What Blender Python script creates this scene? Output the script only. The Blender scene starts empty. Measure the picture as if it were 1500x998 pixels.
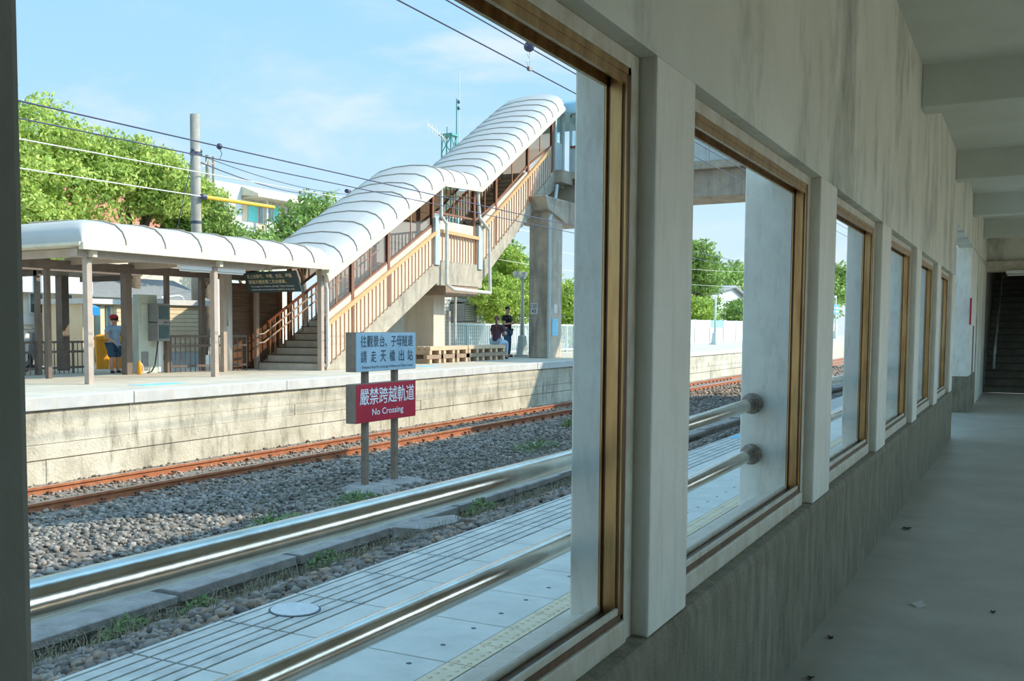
import bpy, bmesh, math, random
from mathutils import Vector, Matrix, noise
random.seed(7)
S = bpy.context.scene
COL = S.collection

# ------------------------------------------------------------------ camera
cd = bpy.data.cameras.new('camera'); cam = bpy.data.objects.new('camera', cd); COL.objects.link(cam)
cd.sensor_width = 36.0; cd.sensor_fit = 'HORIZONTAL'
cd.lens = 1525.04 / 1500 * 36
cd.shift_x = (750 - 587.94) / 1500
cd.shift_y = (585.23 - 499) / 1500
cd.clip_end = 600
R3 = Matrix(((0.857507, -0.035415, 0.513252), (0.514472, 0.057912, -0.855549), (0.000576, 0.997693, 0.067880)))
cam.matrix_world = Matrix.Translation((0, 0, 1.45)) @ R3.to_4x4()
S.camera = cam
# ------------------------------------------------------------------ exposure
S.view_settings.view_transform = 'Standard'; S.view_settings.look = 'None'
S.view_settings.gamma = 1.0; S.view_settings.use_curve_mapping = False
S.view_settings.exposure = 0.6
# ------------------------------------------------------------------ sky
SUN = Vector((1.19, 0.78, 1.0)).normalized()
W = bpy.data.worlds.new('sky'); S.world = W; W.use_nodes = True
nt = W.node_tree; nt.nodes.clear()
def nn(t, **k):
    n = nt.nodes.new(t)
    for a, b in k.items(): setattr(n, a, b)
    return n
wo = nn('ShaderNodeOutputWorld'); bg = nn('ShaderNodeBackground')
tc = nn('ShaderNodeTexCoord'); sep = nn('ShaderNodeSeparateXYZ')
nt.links.new(tc.outputs['Generated'], sep.inputs[0])
ramp = nn('ShaderNodeValToRGB')
e = ramp.color_ramp.elements
e[0].position = 0.0; e[0].color = (0.50, 0.62, 0.68, 1)
e[1].position = 1.0; e[1].color = (0.17, 0.40, 0.68, 1)
x = ramp.color_ramp.elements.new(0.22); x.color = (0.30, 0.52, 0.67, 1)
x = ramp.color_ramp.elements.new(0.45); x.color = (0.215, 0.45, 0.65, 1)
nt.links.new(sep.outputs['Z'], ramp.inputs[0])
mxz = nn('ShaderNodeMath', operation='MAXIMUM'); mxz.inputs[1].default_value = 0.0
nt.links.new(sep.outputs['Z'], mxz.inputs[0])
adz = nn('ShaderNodeMath', operation='ADD'); adz.inputs[1].default_value = 0.22
nt.links.new(mxz.outputs[0], adz.inputs[0])
cb = nn('ShaderNodeCombineXYZ')
for i, ax in enumerate('XY'):
    dv = nn('ShaderNodeMath', operation='DIVIDE'); nt.links.new(sep.outputs[ax], dv.inputs[0]); nt.links.new(adz.outputs[0], dv.inputs[1])
    nt.links.new(dv.outputs[0], cb.inputs[i])
def cloud(scale, lo, hi, off, rough=0.55):
    mp = nn('ShaderNodeMapping'); mp.inputs['Location'].default_value = off
    nt.links.new(cb.outputs[0], mp.inputs[0])
    nz = nn('ShaderNodeTexNoise'); nz.inputs['Scale'].default_value = scale; nz.inputs['Detail'].default_value = 8; nz.inputs['Roughness'].default_value = rough
    nz.inputs['Distortion'].default_value = 0.4
    nt.links.new(mp.outputs[0], nz.inputs['Vector'])
    mr = nn('ShaderNodeMapRange'); mr.inputs[1].default_value = lo; mr.inputs[2].default_value = hi; mr.clamp = True
    mr.interpolation_type = 'SMOOTHSTEP'
    nt.links.new(nz.outputs[0], mr.inputs[0]); return mr
c1 = cloud(1.1, 0.50, 0.68, (7.3, 2.2, 0)); c2 = cloud(2.2, 0.45, 0.8, (0.4, 5.2, 0), 0.65)
half = nn('ShaderNodeMath', operation='MULTIPLY'); half.inputs[1].default_value = 0.45; nt.links.new(c2.outputs[0], half.inputs[0])
mx = nn('ShaderNodeMath', operation='MAXIMUM'); nt.links.new(c1.outputs[0], mx.inputs[0]); nt.links.new(half.outputs[0], mx.inputs[1])
cm = nn('ShaderNodeMath', operation='MULTIPLY'); cm.inputs[1].default_value = 0.7; nt.links.new(mx.outputs[0], cm.inputs[0])
mixc = nn('ShaderNodeMixRGB'); mixc.inputs[2].default_value = (0.64, 0.665, 0.68, 1)
nt.links.new(cm.outputs[0], mixc.inputs[0]); nt.links.new(ramp.outputs[0], mixc.inputs[1])
# the sky brightens smoothly towards the sun, as a hazy sky does
dot = nn('ShaderNodeVectorMath', operation='DOT_PRODUCT'); dot.inputs[1].default_value = SUN
nt.links.new(tc.outputs['Generated'], dot.inputs[0])
mrs = nn('ShaderNodeMapRange'); mrs.inputs[1].default_value = 0.4; mrs.inputs[2].default_value = 1.0; mrs.inputs[3].default_value = 1.0; mrs.inputs[4].default_value = 4.0; mrs.interpolation_type = 'SMOOTHSTEP'
nt.links.new(dot.outputs['Value'], mrs.inputs[0])
nt.links.new(mixc.outputs[0], bg.inputs[0]); nt.links.new(mrs.outputs[0], bg.inputs[1])
nt.links.new(bg.outputs[0], wo.inputs[0])
# ------------------------------------------------------------------ sun
sl = bpy.data.lights.new('sun', 'SUN'); sl.energy = 3.7; sl.angle = math.radians(0.6); sl.color = (1.0, 0.88, 0.70)
so = bpy.data.objects.new('sun', sl); COL.objects.link(so)
so.rotation_euler = (-SUN).to_track_quat('-Z', 'Y').to_euler(); so.location = (40, 40, 40)

# ------------------------------------------------------------------ materials
MATS = {}
def mat(name, c1, c2=None, rough=0.8, scale=4.0, metal=0.0, bump=0.0, bscale=40.0, stretch=(1, 1, 1), c3=None, streak=None, spec=0.4, lo=0.35, hi=0.65, island=0.0):
    """noise-mixed two-colour surface; streak = (colour, amount) adds vertical stains"""
    m = bpy.data.materials.new(name); m.use_nodes = True; MATS[name] = m
    t = m.node_tree; b = t.nodes['Principled BSDF']; L = t.links.new
    b.inputs['Roughness'].default_value = rough; b.inputs['Metallic'].default_value = metal
    b.inputs['Specular IOR Level'].default_value = spec
    col4 = lambda c: (c[0], c[1], c[2], 1)
    b.inputs['Base Color'].default_value = col4(c1)
    geo = t.nodes.new('ShaderNodeNewGeometry')
    out = None
    if c2 is not None:
        mp = t.nodes.new('ShaderNodeMapping'); mp.inputs['Scale'].default_value = stretch; L(geo.outputs['Position'], mp.inputs[0])
        nz = t.nodes.new('ShaderNodeTexNoise'); nz.inputs['Scale'].default_value = scale; nz.inputs['Detail'].default_value = 7; nz.inputs['Roughness'].default_value = 0.62
        L(mp.outputs[0], nz.inputs['Vector'])
        mr = t.nodes.new('ShaderNodeMapRange'); mr.inputs[1].default_value = lo; mr.inputs[2].default_value = hi; L(nz.outputs[0], mr.inputs[0])
        mx = t.nodes.new('ShaderNodeMixRGB'); mx.inputs[1].default_value = col4(c1); mx.inputs[2].default_value = col4(c2); L(mr.outputs[0], mx.inputs[0])
        out = mx.outputs[0]
    if streak:
        mp2 = t.nodes.new('ShaderNodeMapping'); mp2.inputs['Scale'].default_value = streak[2] if len(streak) > 2 else (3.0, 3.0, 0.25); L(geo.outputs['Position'], mp2.inputs[0])
        nz2 = t.nodes.new('ShaderNodeTexNoise'); nz2.inputs['Scale'].default_value = 1.6; nz2.inputs['Detail'].default_value = 8; nz2.inputs['Roughness'].default_value = 0.7
        L(mp2.outputs[0], nz2.inputs['Vector'])
        mr2 = t.nodes.new('ShaderNodeMapRange'); mr2.inputs[1].default_value = 0.5; mr2.inputs[2].default_value = 0.72; mr2.inputs[4].default_value = streak[1]; L(nz2.outputs[0], mr2.inputs[0])
        mx2 = t.nodes.new('ShaderNodeMixRGB'); mx2.inputs[1].default_value = col4(c1); mx2.inputs[2].default_value = col4(streak[0]); L(mr2.outputs[0], mx2.inputs[0])
        if out is not None: L(out, mx2.inputs[1])
        out = mx2.outputs[0]
    if island:
        hv = t.nodes.new('ShaderNodeHueSaturation')
        mr3 = t.nodes.new('ShaderNodeMapRange'); mr3.inputs[3].default_value = 1 - island; mr3.inputs[4].default_value = 1 + island; L(geo.outputs['Random Per Island'], mr3.inputs[0])
        L(mr3.outputs[0], hv.inputs['Value'])
        if out is not None: L(out, hv.inputs['Color'])
        else: hv.inputs['Color'].default_value = col4(c1)
        out = hv.outputs[0]
    if out is not None: L(out, b.inputs['Base Color'])
    if bump:
        nb = t.nodes.new('ShaderNodeTexNoise'); nb.inputs['Scale'].default_value = bscale; nb.inputs['Detail'].default_value = 5; L(geo.outputs['Position'], nb.inputs['Vector'])
        bp = t.nodes.new('ShaderNodeBump'); bp.inputs['Strength'].default_value = bump; bp.inputs['Distance'].default_value = 0.02; L(nb.outputs[0], bp.inputs['Height']); L(bp.outputs[0], b.inputs['Normal'])
    return m
def leafmat(name, a, b2, trans=0.35):
    m = mat(name, a, b2, rough=0.55, scale=1.2, spec=0.3, island=0.35, lo=0.3, hi=0.7)
    t = m.node_tree; b = t.nodes['Principled BSDF']; o = t.nodes['Material Output']
    tr = t.nodes.new('ShaderNodeBsdfTranslucent'); ms = t.nodes.new('ShaderNodeMixShader'); ms.inputs[0].default_value = trans
    src = b.inputs['Base Color'].links[0].from_socket
    t.links.new(src, tr.inputs[0]); t.links.new(b.outputs[0], ms.inputs[1]); t.links.new(tr.outputs[0], ms.inputs[2]); t.links.new(ms.outputs[0], o.inputs[0])
    return m
def panemat(name, tint, alpha, gloss_rough=0.05):
    m = bpy.data.materials.new(name); m.use_nodes = True; MATS[name] = m
    t = m.node_tree; t.nodes.remove(t.nodes['Principled BSDF']); o = t.nodes['Material Output']
    tr = t.nodes.new('ShaderNodeBsdfTransparent'); tr.inputs[0].default_value = (*tint, 1)
    gl = t.nodes.new('ShaderNodeBsdfGlossy'); gl.inputs[1].default_value = gloss_rough
    ms = t.nodes.new('ShaderNodeMixShader'); ms.inputs[0].default_value = alpha
    t.links.new(tr.outputs[0], ms.inputs[1]); t.links.new(gl.outputs[0], ms.inputs[2]); t.links.new(ms.outputs[0], o.inputs[0])
    return m

M = {}
M['plaster'] = mat('white_plaster', (0.76, 0.755, 0.66), (0.66, 0.655, 0.56), rough=0.75, scale=1.1, bump=0.25, bscale=25, streak=((0.17, 0.19, 0.15), 0.8, (0.9, 0.9, 0.42)))
M['pillar'] = mat('pillar_paint', (0.82, 0.80, 0.70), (0.74, 0.71, 0.61), rough=0.6, scale=3, bump=0.15, bscale=60, streak=((0.45, 0.43, 0.35), 0.35, (9, 9, 1.2)))
M['column'] = mat('column_paint', (0.86, 0.88, 0.81), (0.78, 0.79, 0.72), rough=0.55, scale=5, bump=0.15, bscale=50, streak=((0.45, 0.42, 0.32), 0.4, (14, 14, 3)))
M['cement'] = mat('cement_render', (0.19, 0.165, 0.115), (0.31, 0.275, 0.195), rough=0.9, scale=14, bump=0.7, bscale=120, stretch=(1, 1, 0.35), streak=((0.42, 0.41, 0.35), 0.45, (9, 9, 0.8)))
M['floor'] = mat('polished_concrete', (0.37, 0.365, 0.31), (0.47, 0.46, 0.40), rough=0.42, scale=1.6, bump=0.06, bscale=50, streak=((0.20, 0.21, 0.18), 0.35, (1.5, 1.5, 1.5)))
M['ceiling'] = mat('ceiling_paint', (0.60, 0.64, 0.60), (0.52, 0.56, 0.51), rough=0.85, scale=1.2, bump=0.1)
M['casing'] = mat('casing_paint', (0.66, 0.63, 0.53), (0.52, 0.46, 0.34), rough=0.5, scale=9, bump=0.1, bscale=60, streak=((0.30, 0.24, 0.16), 0.35, (12, 12, 4)))
M['bronze'] = mat('bronze_aluminium', (0.55, 0.36, 0.16), (0.33, 0.18, 0.07), rough=0.32, metal=0.75, scale=20, stretch=(1, 1, 0.12), spec=0.5)
M['bronze_dark'] = mat('dark_bronze', (0.20, 0.11, 0.05), (0.10, 0.05, 0.03), rough=0.4, metal=0.5, scale=20, stretch=(1, 1, 0.12))
M['steel'] = mat('stainless_steel', (0.80, 0.78, 0.73), (0.66, 0.62, 0.54), rough=0.22, metal=1.0, scale=8, bump=0.03, bscale=30, streak=((0.22, 0.13, 0.07), 0.5, (18, 2.2, 18)))
M['rust_flange'] = mat('rusty_flange', (0.20, 0.16, 0.13), (0.42, 0.38, 0.33), rough=0.55, metal=0.6, scale=40)
M['slab'] = mat('paving_concrete', (0.70, 0.70, 0.63), (0.60, 0.60, 0.54), rough=0.5, scale=3.0, bump=0.12, bscale=90, streak=((0.40, 0.43, 0.42), 0.4, (4, 4, 4)))
M['edge_slab'] = mat('grooved_concrete', (0.66, 0.66, 0.60), (0.48, 0.48, 0.44), rough=0.55, scale=5.0, bump=0.15, bscale=90, streak=((0.26, 0.29, 0.29), 0.5, (6, 3, 6)))
M['bedding'] = mat('platform_bedding', (0.10, 0.11, 0.11), (0.16, 0.17, 0.16), rough=0.9, scale=8)
M['tactile'] = mat('tactile_tile', (0.80, 0.68, 0.48), (0.70, 0.58, 0.40), rough=0.6, scale=8, bump=0.1)
M['iron_cover'] = mat('cast_cover', (0.74, 0.77, 0.76), (0.62, 0.66, 0.66), rough=0.45, scale=30, bump=0.5, bscale=150)
M['dark_hole'] = mat('bolt_rubber', (0.10, 0.12, 0.13), rough=0.7)
M['ballast_soil'] = mat('ballast_soil', (0.16, 0.14, 0.115), (0.26, 0.22, 0.18), rough=0.95, scale=14, bump=0.9, bscale=45)
M['stone'] = mat('ballast_stone', (0.27, 0.245, 0.21), (0.14, 0.125, 0.105), rough=0.85, scale=9, bump=0.25, bscale=60, island=0.55)
M['stone_b'] = mat('brown_stone', (0.34, 0.25, 0.18), (0.20, 0.15, 0.11), rough=0.85, scale=9, bump=0.25, bscale=60, island=0.5)
M['trough'] = mat('trough_concrete', (0.36, 0.34, 0.31), (0.24, 0.23, 0.21), rough=0.9, scale=6, bump=0.4, bscale=60, streak=((0.12, 0.12, 0.10), 0.6, (3, 3, 3)))
M['rail'] = mat('rusty_rail', (0.42, 0.16, 0.07), (0.30, 0.10, 0.045), rough=0.75, scale=6, metal=0.15, bump=0.2)
M['rail_head'] = mat('worn_rail_head', (0.50, 0.42, 0.36), (0.40, 0.28, 0.20), rough=0.35, metal=0.7, scale=6)
M['sleeper'] = mat('sleeper_concrete', (0.34, 0.27, 0.21), (0.24, 0.18, 0.14), rough=0.9, scale=9, bump=0.3)
M['clip'] = mat('rail_clip_iron', (0.12, 0.08, 0.06), (0.22, 0.11, 0.06), rough=0.7, metal=0.4, scale=20)
M['plat_top'] = mat('platform_top', (0.54, 0.49, 0.39), (0.44, 0.39, 0.31), rough=0.8, scale=1.5, bump=0.1, bscale=40, streak=((0.42, 0.38, 0.30), 0.5, (0.8, 0.8, 0.8)))
M['coping'] = mat('white_coping', (0.56, 0.555, 0.53), (0.46, 0.455, 0.43), rough=0.75, scale=3, streak=((0.45, 0.38, 0.28), 0.5, (3, 3, 0.8)))
M['block'] = mat('old_concrete_block', (0.62, 0.565, 0.45), (0.42, 0.375, 0.28), rough=0.9, scale=1.4, bump=0.6, bscale=24, streak=((0.14, 0.125, 0.09), 0.85, (2.2, 2.2, 0.7)))
M['bluepaint'] = mat('blue_marking', (0.12, 0.45, 0.66), (0.30, 0.55, 0.65), rough=0.7, scale=9)
M['canopy'] = mat('white_canopy_sheet', (0.50, 0.475, 0.435), (0.46, 0.44, 0.40), rough=0.4, scale=1.5, spec=0.5)
M['rib'] = mat('canopy_rib', (0.46, 0.38, 0.30), rough=0.5)
M['towergreen'] = mat('green_tower_paint', (0.06, 0.27, 0.26), rough=0.5)
M['fascia'] = mat('cream_fascia', (0.70, 0.64, 0.50), (0.60, 0.55, 0.42), rough=0.5, scale=3)
M['taupe'] = mat('taupe_post', (0.47, 0.38, 0.31), (0.40, 0.32, 0.26), rough=0.45, scale=4)
M['darksteel'] = mat('dark_brown_steel', (0.13, 0.10, 0.085), (0.18, 0.14, 0.12), rough=0.5, scale=5)
M['brown'] = mat('brown_steel', (0.28, 0.13, 0.075), (0.22, 0.10, 0.06), rough=0.45, scale=5)
M['brownlight'] = mat('tan_baluster', (0.46, 0.25, 0.14), (0.38, 0.20, 0.11), rough=0.5, scale=6)
M['tanrail'] = mat('tan_handrail', (0.66, 0.40, 0.18), (0.58, 0.34, 0.15), rough=0.45, scale=4)
M['parapet'] = mat('pale_parapet', (0.70, 0.60, 0.48), (0.62, 0.53, 0.42), rough=0.8, scale=2, streak=((0.42, 0.36, 0.28), 0.4))
M['stringer'] = mat('weathered_stringer', (0.50, 0.44, 0.34), (0.36, 0.32, 0.25), rough=0.9, scale=2.5, bump=0.3, streak=((0.12, 0.11, 0.09), 0.75, (1.6, 1.6, 0.35)))
M['pier'] = mat('weathered_pier', (0.50, 0.44, 0.35), (0.36, 0.32, 0.26), rough=0.9, scale=2, bump=0.3, streak=((0.11, 0.10, 0.085), 0.8, (1.6, 1.6, 0.2)))
M['greysteel'] = mat('grey_green_steel', (0.50, 0.56, 0.55), (0.42, 0.48, 0.47), rough=0.45, scale=4)
M['whitepipe'] = mat('white_pipe', (0.72, 0.71, 0.66), (0.60, 0.58, 0.52), rough=0.45, scale=6)
M['step'] = mat('stair_concrete', (0.72, 0.66, 0.55), (0.60, 0.54, 0.44), rough=0.85, scale=4, bump=0.2)
M['nosing'] = mat('dark_nosing', (0.10, 0.085, 0.07), rough=0.6)
M['plank'] = mat('brown_plank', (0.22, 0.14, 0.09), (0.15, 0.09, 0.06), rough=0.7, scale=6, stretch=(1, 0.2, 3), island=0.2)
M['signblack'] = mat('dark_sign_face', (0.025, 0.05, 0.06), (0.035, 0.065, 0.075), rough=0.4, scale=3)
M['gold'] = mat('gold_lettering', (0.72, 0.60, 0.36), rough=0.5)
M['whitetext'] = mat('white_lettering', (0.85, 0.85, 0.85), rough=0.5)
M['darktext'] = mat('dark_lettering', (0.05, 0.07, 0.10), rough=0.6)
M['signpale'] = mat('pale_sign_face', (0.44, 0.58, 0.66), (0.36, 0.50, 0.58), rough=0.35, scale=2.5, spec=0.5)
M['signred'] = mat('red_sign_face', (0.56, 0.018, 0.045), (0.48, 0.014, 0.04), rough=0.35, scale=2.5, spec=0.5)
M['signbox'] = mat('sign_box_side', (0.22, 0.17, 0.13), (0.30, 0.24, 0.18), rough=0.6, scale=6)
M['signpost'] = mat('sign_post_steel', (0.28, 0.22, 0.17), (0.20, 0.15, 0.11), rough=0.55, scale=8)
M['tint'] = panemat('tinted_screen', (0.80, 0.66, 0.55), 0.07)
M['clearpane'] = panemat('clear_pane', (0.86, 0.93, 0.96), 0.12)
M['bluesheet'] = mat('blue_roof_sheet', (0.30, 0.50, 0.58), (0.36, 0.55, 0.62), rough=0.4, scale=2)
M['cream'] = mat('cream_wall', (0.74, 0.60, 0.40), (0.66, 0.53, 0.35), rough=0.85, scale=2, streak=((0.45, 0.36, 0.25), 0.3))
M['creamlight'] = mat('pale_cream_wall', (0.64, 0.56, 0.43), (0.56, 0.49, 0.38), rough=0.85, scale=2)
M['whitewall'] = mat('white_wall', (0.62, 0.61, 0.57), (0.54, 0.53, 0.50), rough=0.8, scale=1.5, streak=((0.45, 0.43, 0.38), 0.35))
M['greywall'] = mat('grey_wall', (0.50, 0.53, 0.52), (0.42, 0.45, 0.44), rough=0.8, scale=1.5)
M['darkglass'] = mat('dark_window_glass', (0.05, 0.09, 0.09), (0.08, 0.13, 0.13), rough=0.15, scale=2, spec=0.6)
M['teal'] = mat('teal_shutter', (0.10, 0.52, 0.50), (0.14, 0.58, 0.56), rough=0.5, scale=2)
M['pinkpane'] = mat('pale_pink_panel', (0.62, 0.50, 0.55), (0.55, 0.56, 0.62), rough=0.4, scale=1)
M['tile'] = mat('white_wall_tile', (0.70, 0.70, 0.64), (0.62, 0.62, 0.57), rough=0.35, scale=3, island=0.06)
M['grout'] = mat('dark_grout', (0.16, 0.17, 0.16), rough=0.9)
M['palefence'] = mat('pale_green_fence', (0.56, 0.66, 0.66), (0.50, 0.60, 0.60), rough=0.5, scale=4)
M['plastic_white'] = mat('white_plastic', (0.78, 0.78, 0.76), rough=0.4)
M['plastic_grey'] = mat('grey_plastic', (0.20, 0.21, 0.21), (0.26, 0.27, 0.27), rough=0.5, scale=8)
M['cabinet'] = mat('pale_green_board', (0.56, 0.62, 0.54), (0.50, 0.56, 0.48), rough=0.5, scale=4)
M['green'] = mat('green_print', (0.05, 0.42, 0.10), rough=0.5)
M['blueplastic'] = mat('blue_plastic', (0.02, 0.25, 0.62), rough=0.4)
M['orange'] = mat('orange_plastic', (0.80, 0.34, 0.02), rough=0.45)
M['yellow'] = mat('yellow_sleeve', (0.86, 0.55, 0.04), (0.78, 0.48, 0.04), rough=0.5, scale=5)
M['wire'] = mat('dark_wire', (0.06, 0.06, 0.11), rough=0.5)
M['wirepale'] = mat('pale_wire', (0.62, 0.60, 0.54), rough=0.5)
M['polecon'] = mat('concrete_pole', (0.38, 0.35, 0.29), (0.28, 0.26, 0.22), rough=0.9, scale=3, bump=0.2, streak=((0.15, 0.14, 0.12), 0.5, (3, 3, 0.4)))
M['redroof'] = mat('red_roof_tile', (0.55, 0.20, 0.12), (0.42, 0.15, 0.10), rough=0.85, scale=3)
M['bark'] = mat('bark', (0.17, 0.125, 0.085), (0.10, 0.075, 0.055), rough=0.95, scale=6, bump=0.5)
M['leaf_a'] = leafmat('yellow_green_leaf', (0.50, 0.58, 0.14), (0.33, 0.46, 0.09))
M['leaf_b'] = leafmat('mid_green_leaf', (0.30, 0.42, 0.10), (0.15, 0.27, 0.06))
M['leaf_c'] = leafmat('bright_shrub_leaf', (0.46, 0.56, 0.10), (0.24, 0.38, 0.06))
M['grass'] = leafmat('weed_green', (0.10, 0.24, 0.06), (0.20, 0.27, 0.08))
M['straw'] = mat('dry_grass', (0.30, 0.27, 0.18), (0.20, 0.18, 0.12), rough=0.9, scale=10, island=0.3)
M['wood'] = mat('bench_timber', (0.62, 0.46, 0.30), (0.50, 0.36, 0.24), rough=0.8, scale=5, bump=0.2, stretch=(1, 0.2, 1))
M['wood_dark'] = mat('crib_timber', (0.26, 0.18, 0.12), (0.36, 0.26, 0.18), rough=0.85, scale=5, bump=0.2)
M['skin'] = mat('skin', (0.60, 0.36, 0.25), rough=0.55)
M['hair'] = mat('black_hair', (0.018, 0.014, 0.012), rough=0.45)
M['hair_brown'] = mat('brown_hair', (0.10, 0.045, 0.025), (0.16, 0.07, 0.035), rough=0.45, scale=30)
M['black_cloth'] = mat('black_cotton', (0.015, 0.016, 0.018), rough=0.9)
M['plum_cloth'] = mat('plum_cotton', (0.085, 0.045, 0.065), rough=0.9)
M['jeans'] = mat('blue_denim', (0.06, 0.12, 0.20), (0.04, 0.09, 0.15), rough=0.9, scale=20)
M['jeans_light'] = mat('light_denim', (0.40, 0.53, 0.66), (0.32, 0.45, 0.58), rough=0.9, scale=20)
M['shirt_blue'] = mat('light_blue_cotton', (0.32, 0.45, 0.60), rough=0.9)
M['red'] = mat('red_cloth', (0.45, 0.03, 0.03), rough=0.7)
M['shoe'] = mat('dark_shoe', (0.03, 0.03, 0.035), rough=0.6)
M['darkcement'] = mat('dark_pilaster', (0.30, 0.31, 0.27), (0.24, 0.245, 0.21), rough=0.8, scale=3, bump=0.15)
M['postdark'] = mat('dark_taupe_post', (0.20, 0.155, 0.125), (0.15, 0.115, 0.09), rough=0.5, scale=4)
M['bounce_paving'] = mat('warm_bounce_paving', (0.74, 0.65, 0.50), (0.66, 0.58, 0.44), rough=0.9, scale=1)  # warm pale colour chosen to bounce sunlight into the corridor
M['asphalt'] = mat('pale_paving', (0.56, 0.52, 0.44), (0.48, 0.45, 0.38), rough=0.9, scale=1)
M['outer'] = mat('building_paint', (0.66, 0.66, 0.62), (0.58, 0.58, 0.54), rough=0.85, scale=1)
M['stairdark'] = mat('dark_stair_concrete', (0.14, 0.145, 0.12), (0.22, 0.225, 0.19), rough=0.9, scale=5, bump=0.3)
M['lens'] = mat('lamp_globe', (0.80, 0.80, 0.76), rough=0.3)
M['deadleaf'] = mat('dead_leaf', (0.05, 0.035, 0.025), rough=0.9)
M['paper'] = mat('paper_scrap', (0.55, 0.55, 0.50), rough=0.8)
# ------------------------------------------------------------------ helpers
WL = {}          # world location of every parent (no parent is rotated unless built so)
class MB:
    def __init__(s): s.v = []; s.f = []; s.mi = []; s.cur = 0
    def add(s, vs, fs):
        o = len(s.v); s.v += [tuple(p) for p in vs]; s.f += [tuple(i + o for i in f) for f in fs]; s.mi += [s.cur] * len(fs); return s
    def box(s, x0, x1, y0, y1, z0, z1):
        return s.add([(x0, y0, z0), (x1, y0, z0), (x1, y1, z0), (x0, y1, z0), (x0, y0, z1), (x1, y0, z1), (x1, y1, z1), (x0, y1, z1)],
                     [(0, 3, 2, 1), (4, 5, 6, 7), (0, 1, 5, 4), (1, 2, 6, 5), (2, 3, 7, 6), (3, 0, 4, 7)])
    def prism(s, poly, axis, a, b):
        """poly: 2D points; axis 'x': (y,z), 'y': (x,z), 'z': (x,y)"""
        def P(p, t): return {'x': (t, p[0], p[1]), 'y': (p[0], t, p[1]), 'z': (p[0], p[1], t)}[axis]
        n = len(poly)
        return s.add([P(p, a) for p in poly] + [P(p, b) for p in poly],
                     [tuple(range(n)), tuple(range(2 * n - 1, n - 1, -1))] + [(i, i + n, (i + 1) % n + n, (i + 1) % n) for i in range(n)])
    def tube(s, pts, r, n=8, cap=True, r2=None):
        pts = [Vector(p) for p in pts]; o = len(s.v); rings = []
        up = None
        for i, p in enumerate(pts):
            d = (pts[min(i + 1, len(pts) - 1)] - pts[max(i - 1, 0)]).normalized()
            if up is None:
                up = Vector((0, 0, 1)) if abs(d.z) < 0.9 else Vector((1, 0, 0))
            a = d.cross(up).normalized(); b = a.cross(d).normalized(); up = b
            rr = r if r2 is None else r + (r2 - r) * i / (len(pts) - 1)
            rings.append([p + (a * math.cos(2 * math.pi * k / n) + b * math.sin(2 * math.pi * k / n)) * rr for k in range(n)])
        vs = [q for ring in rings for q in ring]; fs = []
        for i in range(len(pts) - 1):
            for k in range(n):
                fs.append((i * n + k, i * n + (k + 1) % n, (i + 1) * n + (k + 1) % n, (i + 1) * n + k))
        if cap: fs += [tuple(range(n - 1, -1, -1)), tuple(range((len(pts) - 1) * n, len(pts) * n))]
        return s.add(vs, fs)
    def bar(s, a, b, w, h, up=(0, 0, 1)):
        a = Vector(a); b = Vector(b); d = (b - a).normalized(); u = Vector(up)
        sd = d.cross(u).normalized() * (w / 2); u = sd.cross(d).normalized() * (h / 2)
        vs = [p + q for p in (a, b) for q in (-sd - u, sd - u, sd + u, -sd + u)]
        return s.add(vs, [(0, 3, 2, 1), (4, 5, 6, 7), (0, 1, 5, 4), (1, 2, 6, 5), (2, 3, 7, 6), (3, 0, 4, 7)])
    def sphere(s, c, r, nu=10, nv=7):
        if not hasattr(r, '__len__'): r = (r, r, r)
        vs = [(c[0], c[1], c[2] - r[2])]; fs = []
        for j in range(1, nv):
            t = math.pi * j / nv
            for i in range(nu):
                p = 2 * math.pi * i / nu
                vs.append((c[0] + r[0] * math.sin(t) * math.cos(p), c[1] + r[1] * math.sin(t) * math.sin(p), c[2] - r[2] * math.cos(t)))
        vs.append((c[0], c[1], c[2] + r[2])); top = len(vs) - 1
        for i in range(nu):
            fs.append((0, 1 + (i + 1) % nu, 1 + i)); fs.append((top, top - nu + i, top - nu + (i + 1) % nu))
        for j in range(nv - 2):
            for i in range(nu):
                a = 1 + j * nu
                fs.append((a + i, a + (i + 1) % nu, a + nu + (i + 1) % nu, a + nu + i))
        return s.add(vs, fs)
    def lathe(s, prof, c, axis='z', n=16):
        vs = []; fs = []
        for r, t in prof:
            for k in range(n):
                a = 2 * math.pi * k / n; u, w = r * math.cos(a), r * math.sin(a)
                vs.append({'z': (c[0] + u, c[1] + w, c[2] + t), 'y': (c[0] + u, c[1] + t, c[2] + w), 'x': (c[0] + t, c[1] + u, c[2] + w)}[axis])
        for i in range(len(prof) - 1):
            for k in range(n):
                fs.append((i * n + k, i * n + (k + 1) % n, (i + 1) * n + (k + 1) % n, (i + 1) * n + k))
        fs += [tuple(range(n - 1, -1, -1)), tuple(range((len(prof) - 1) * n, len(prof) * n))]
        return s.add(vs, fs)
    def mesh(s, name, off=(0, 0, 0)):
        me = bpy.data.meshes.new(name)
        me.from_pydata([(v[0] - off[0], v[1] - off[1], v[2] - off[2]) for v in s.v], [], s.f)
        bm = bmesh.new(); bm.from_mesh(me); bmesh.ops.recalc_face_normals(bm, faces=bm.faces); bm.to_mesh(me); bm.free()
        return me
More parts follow.
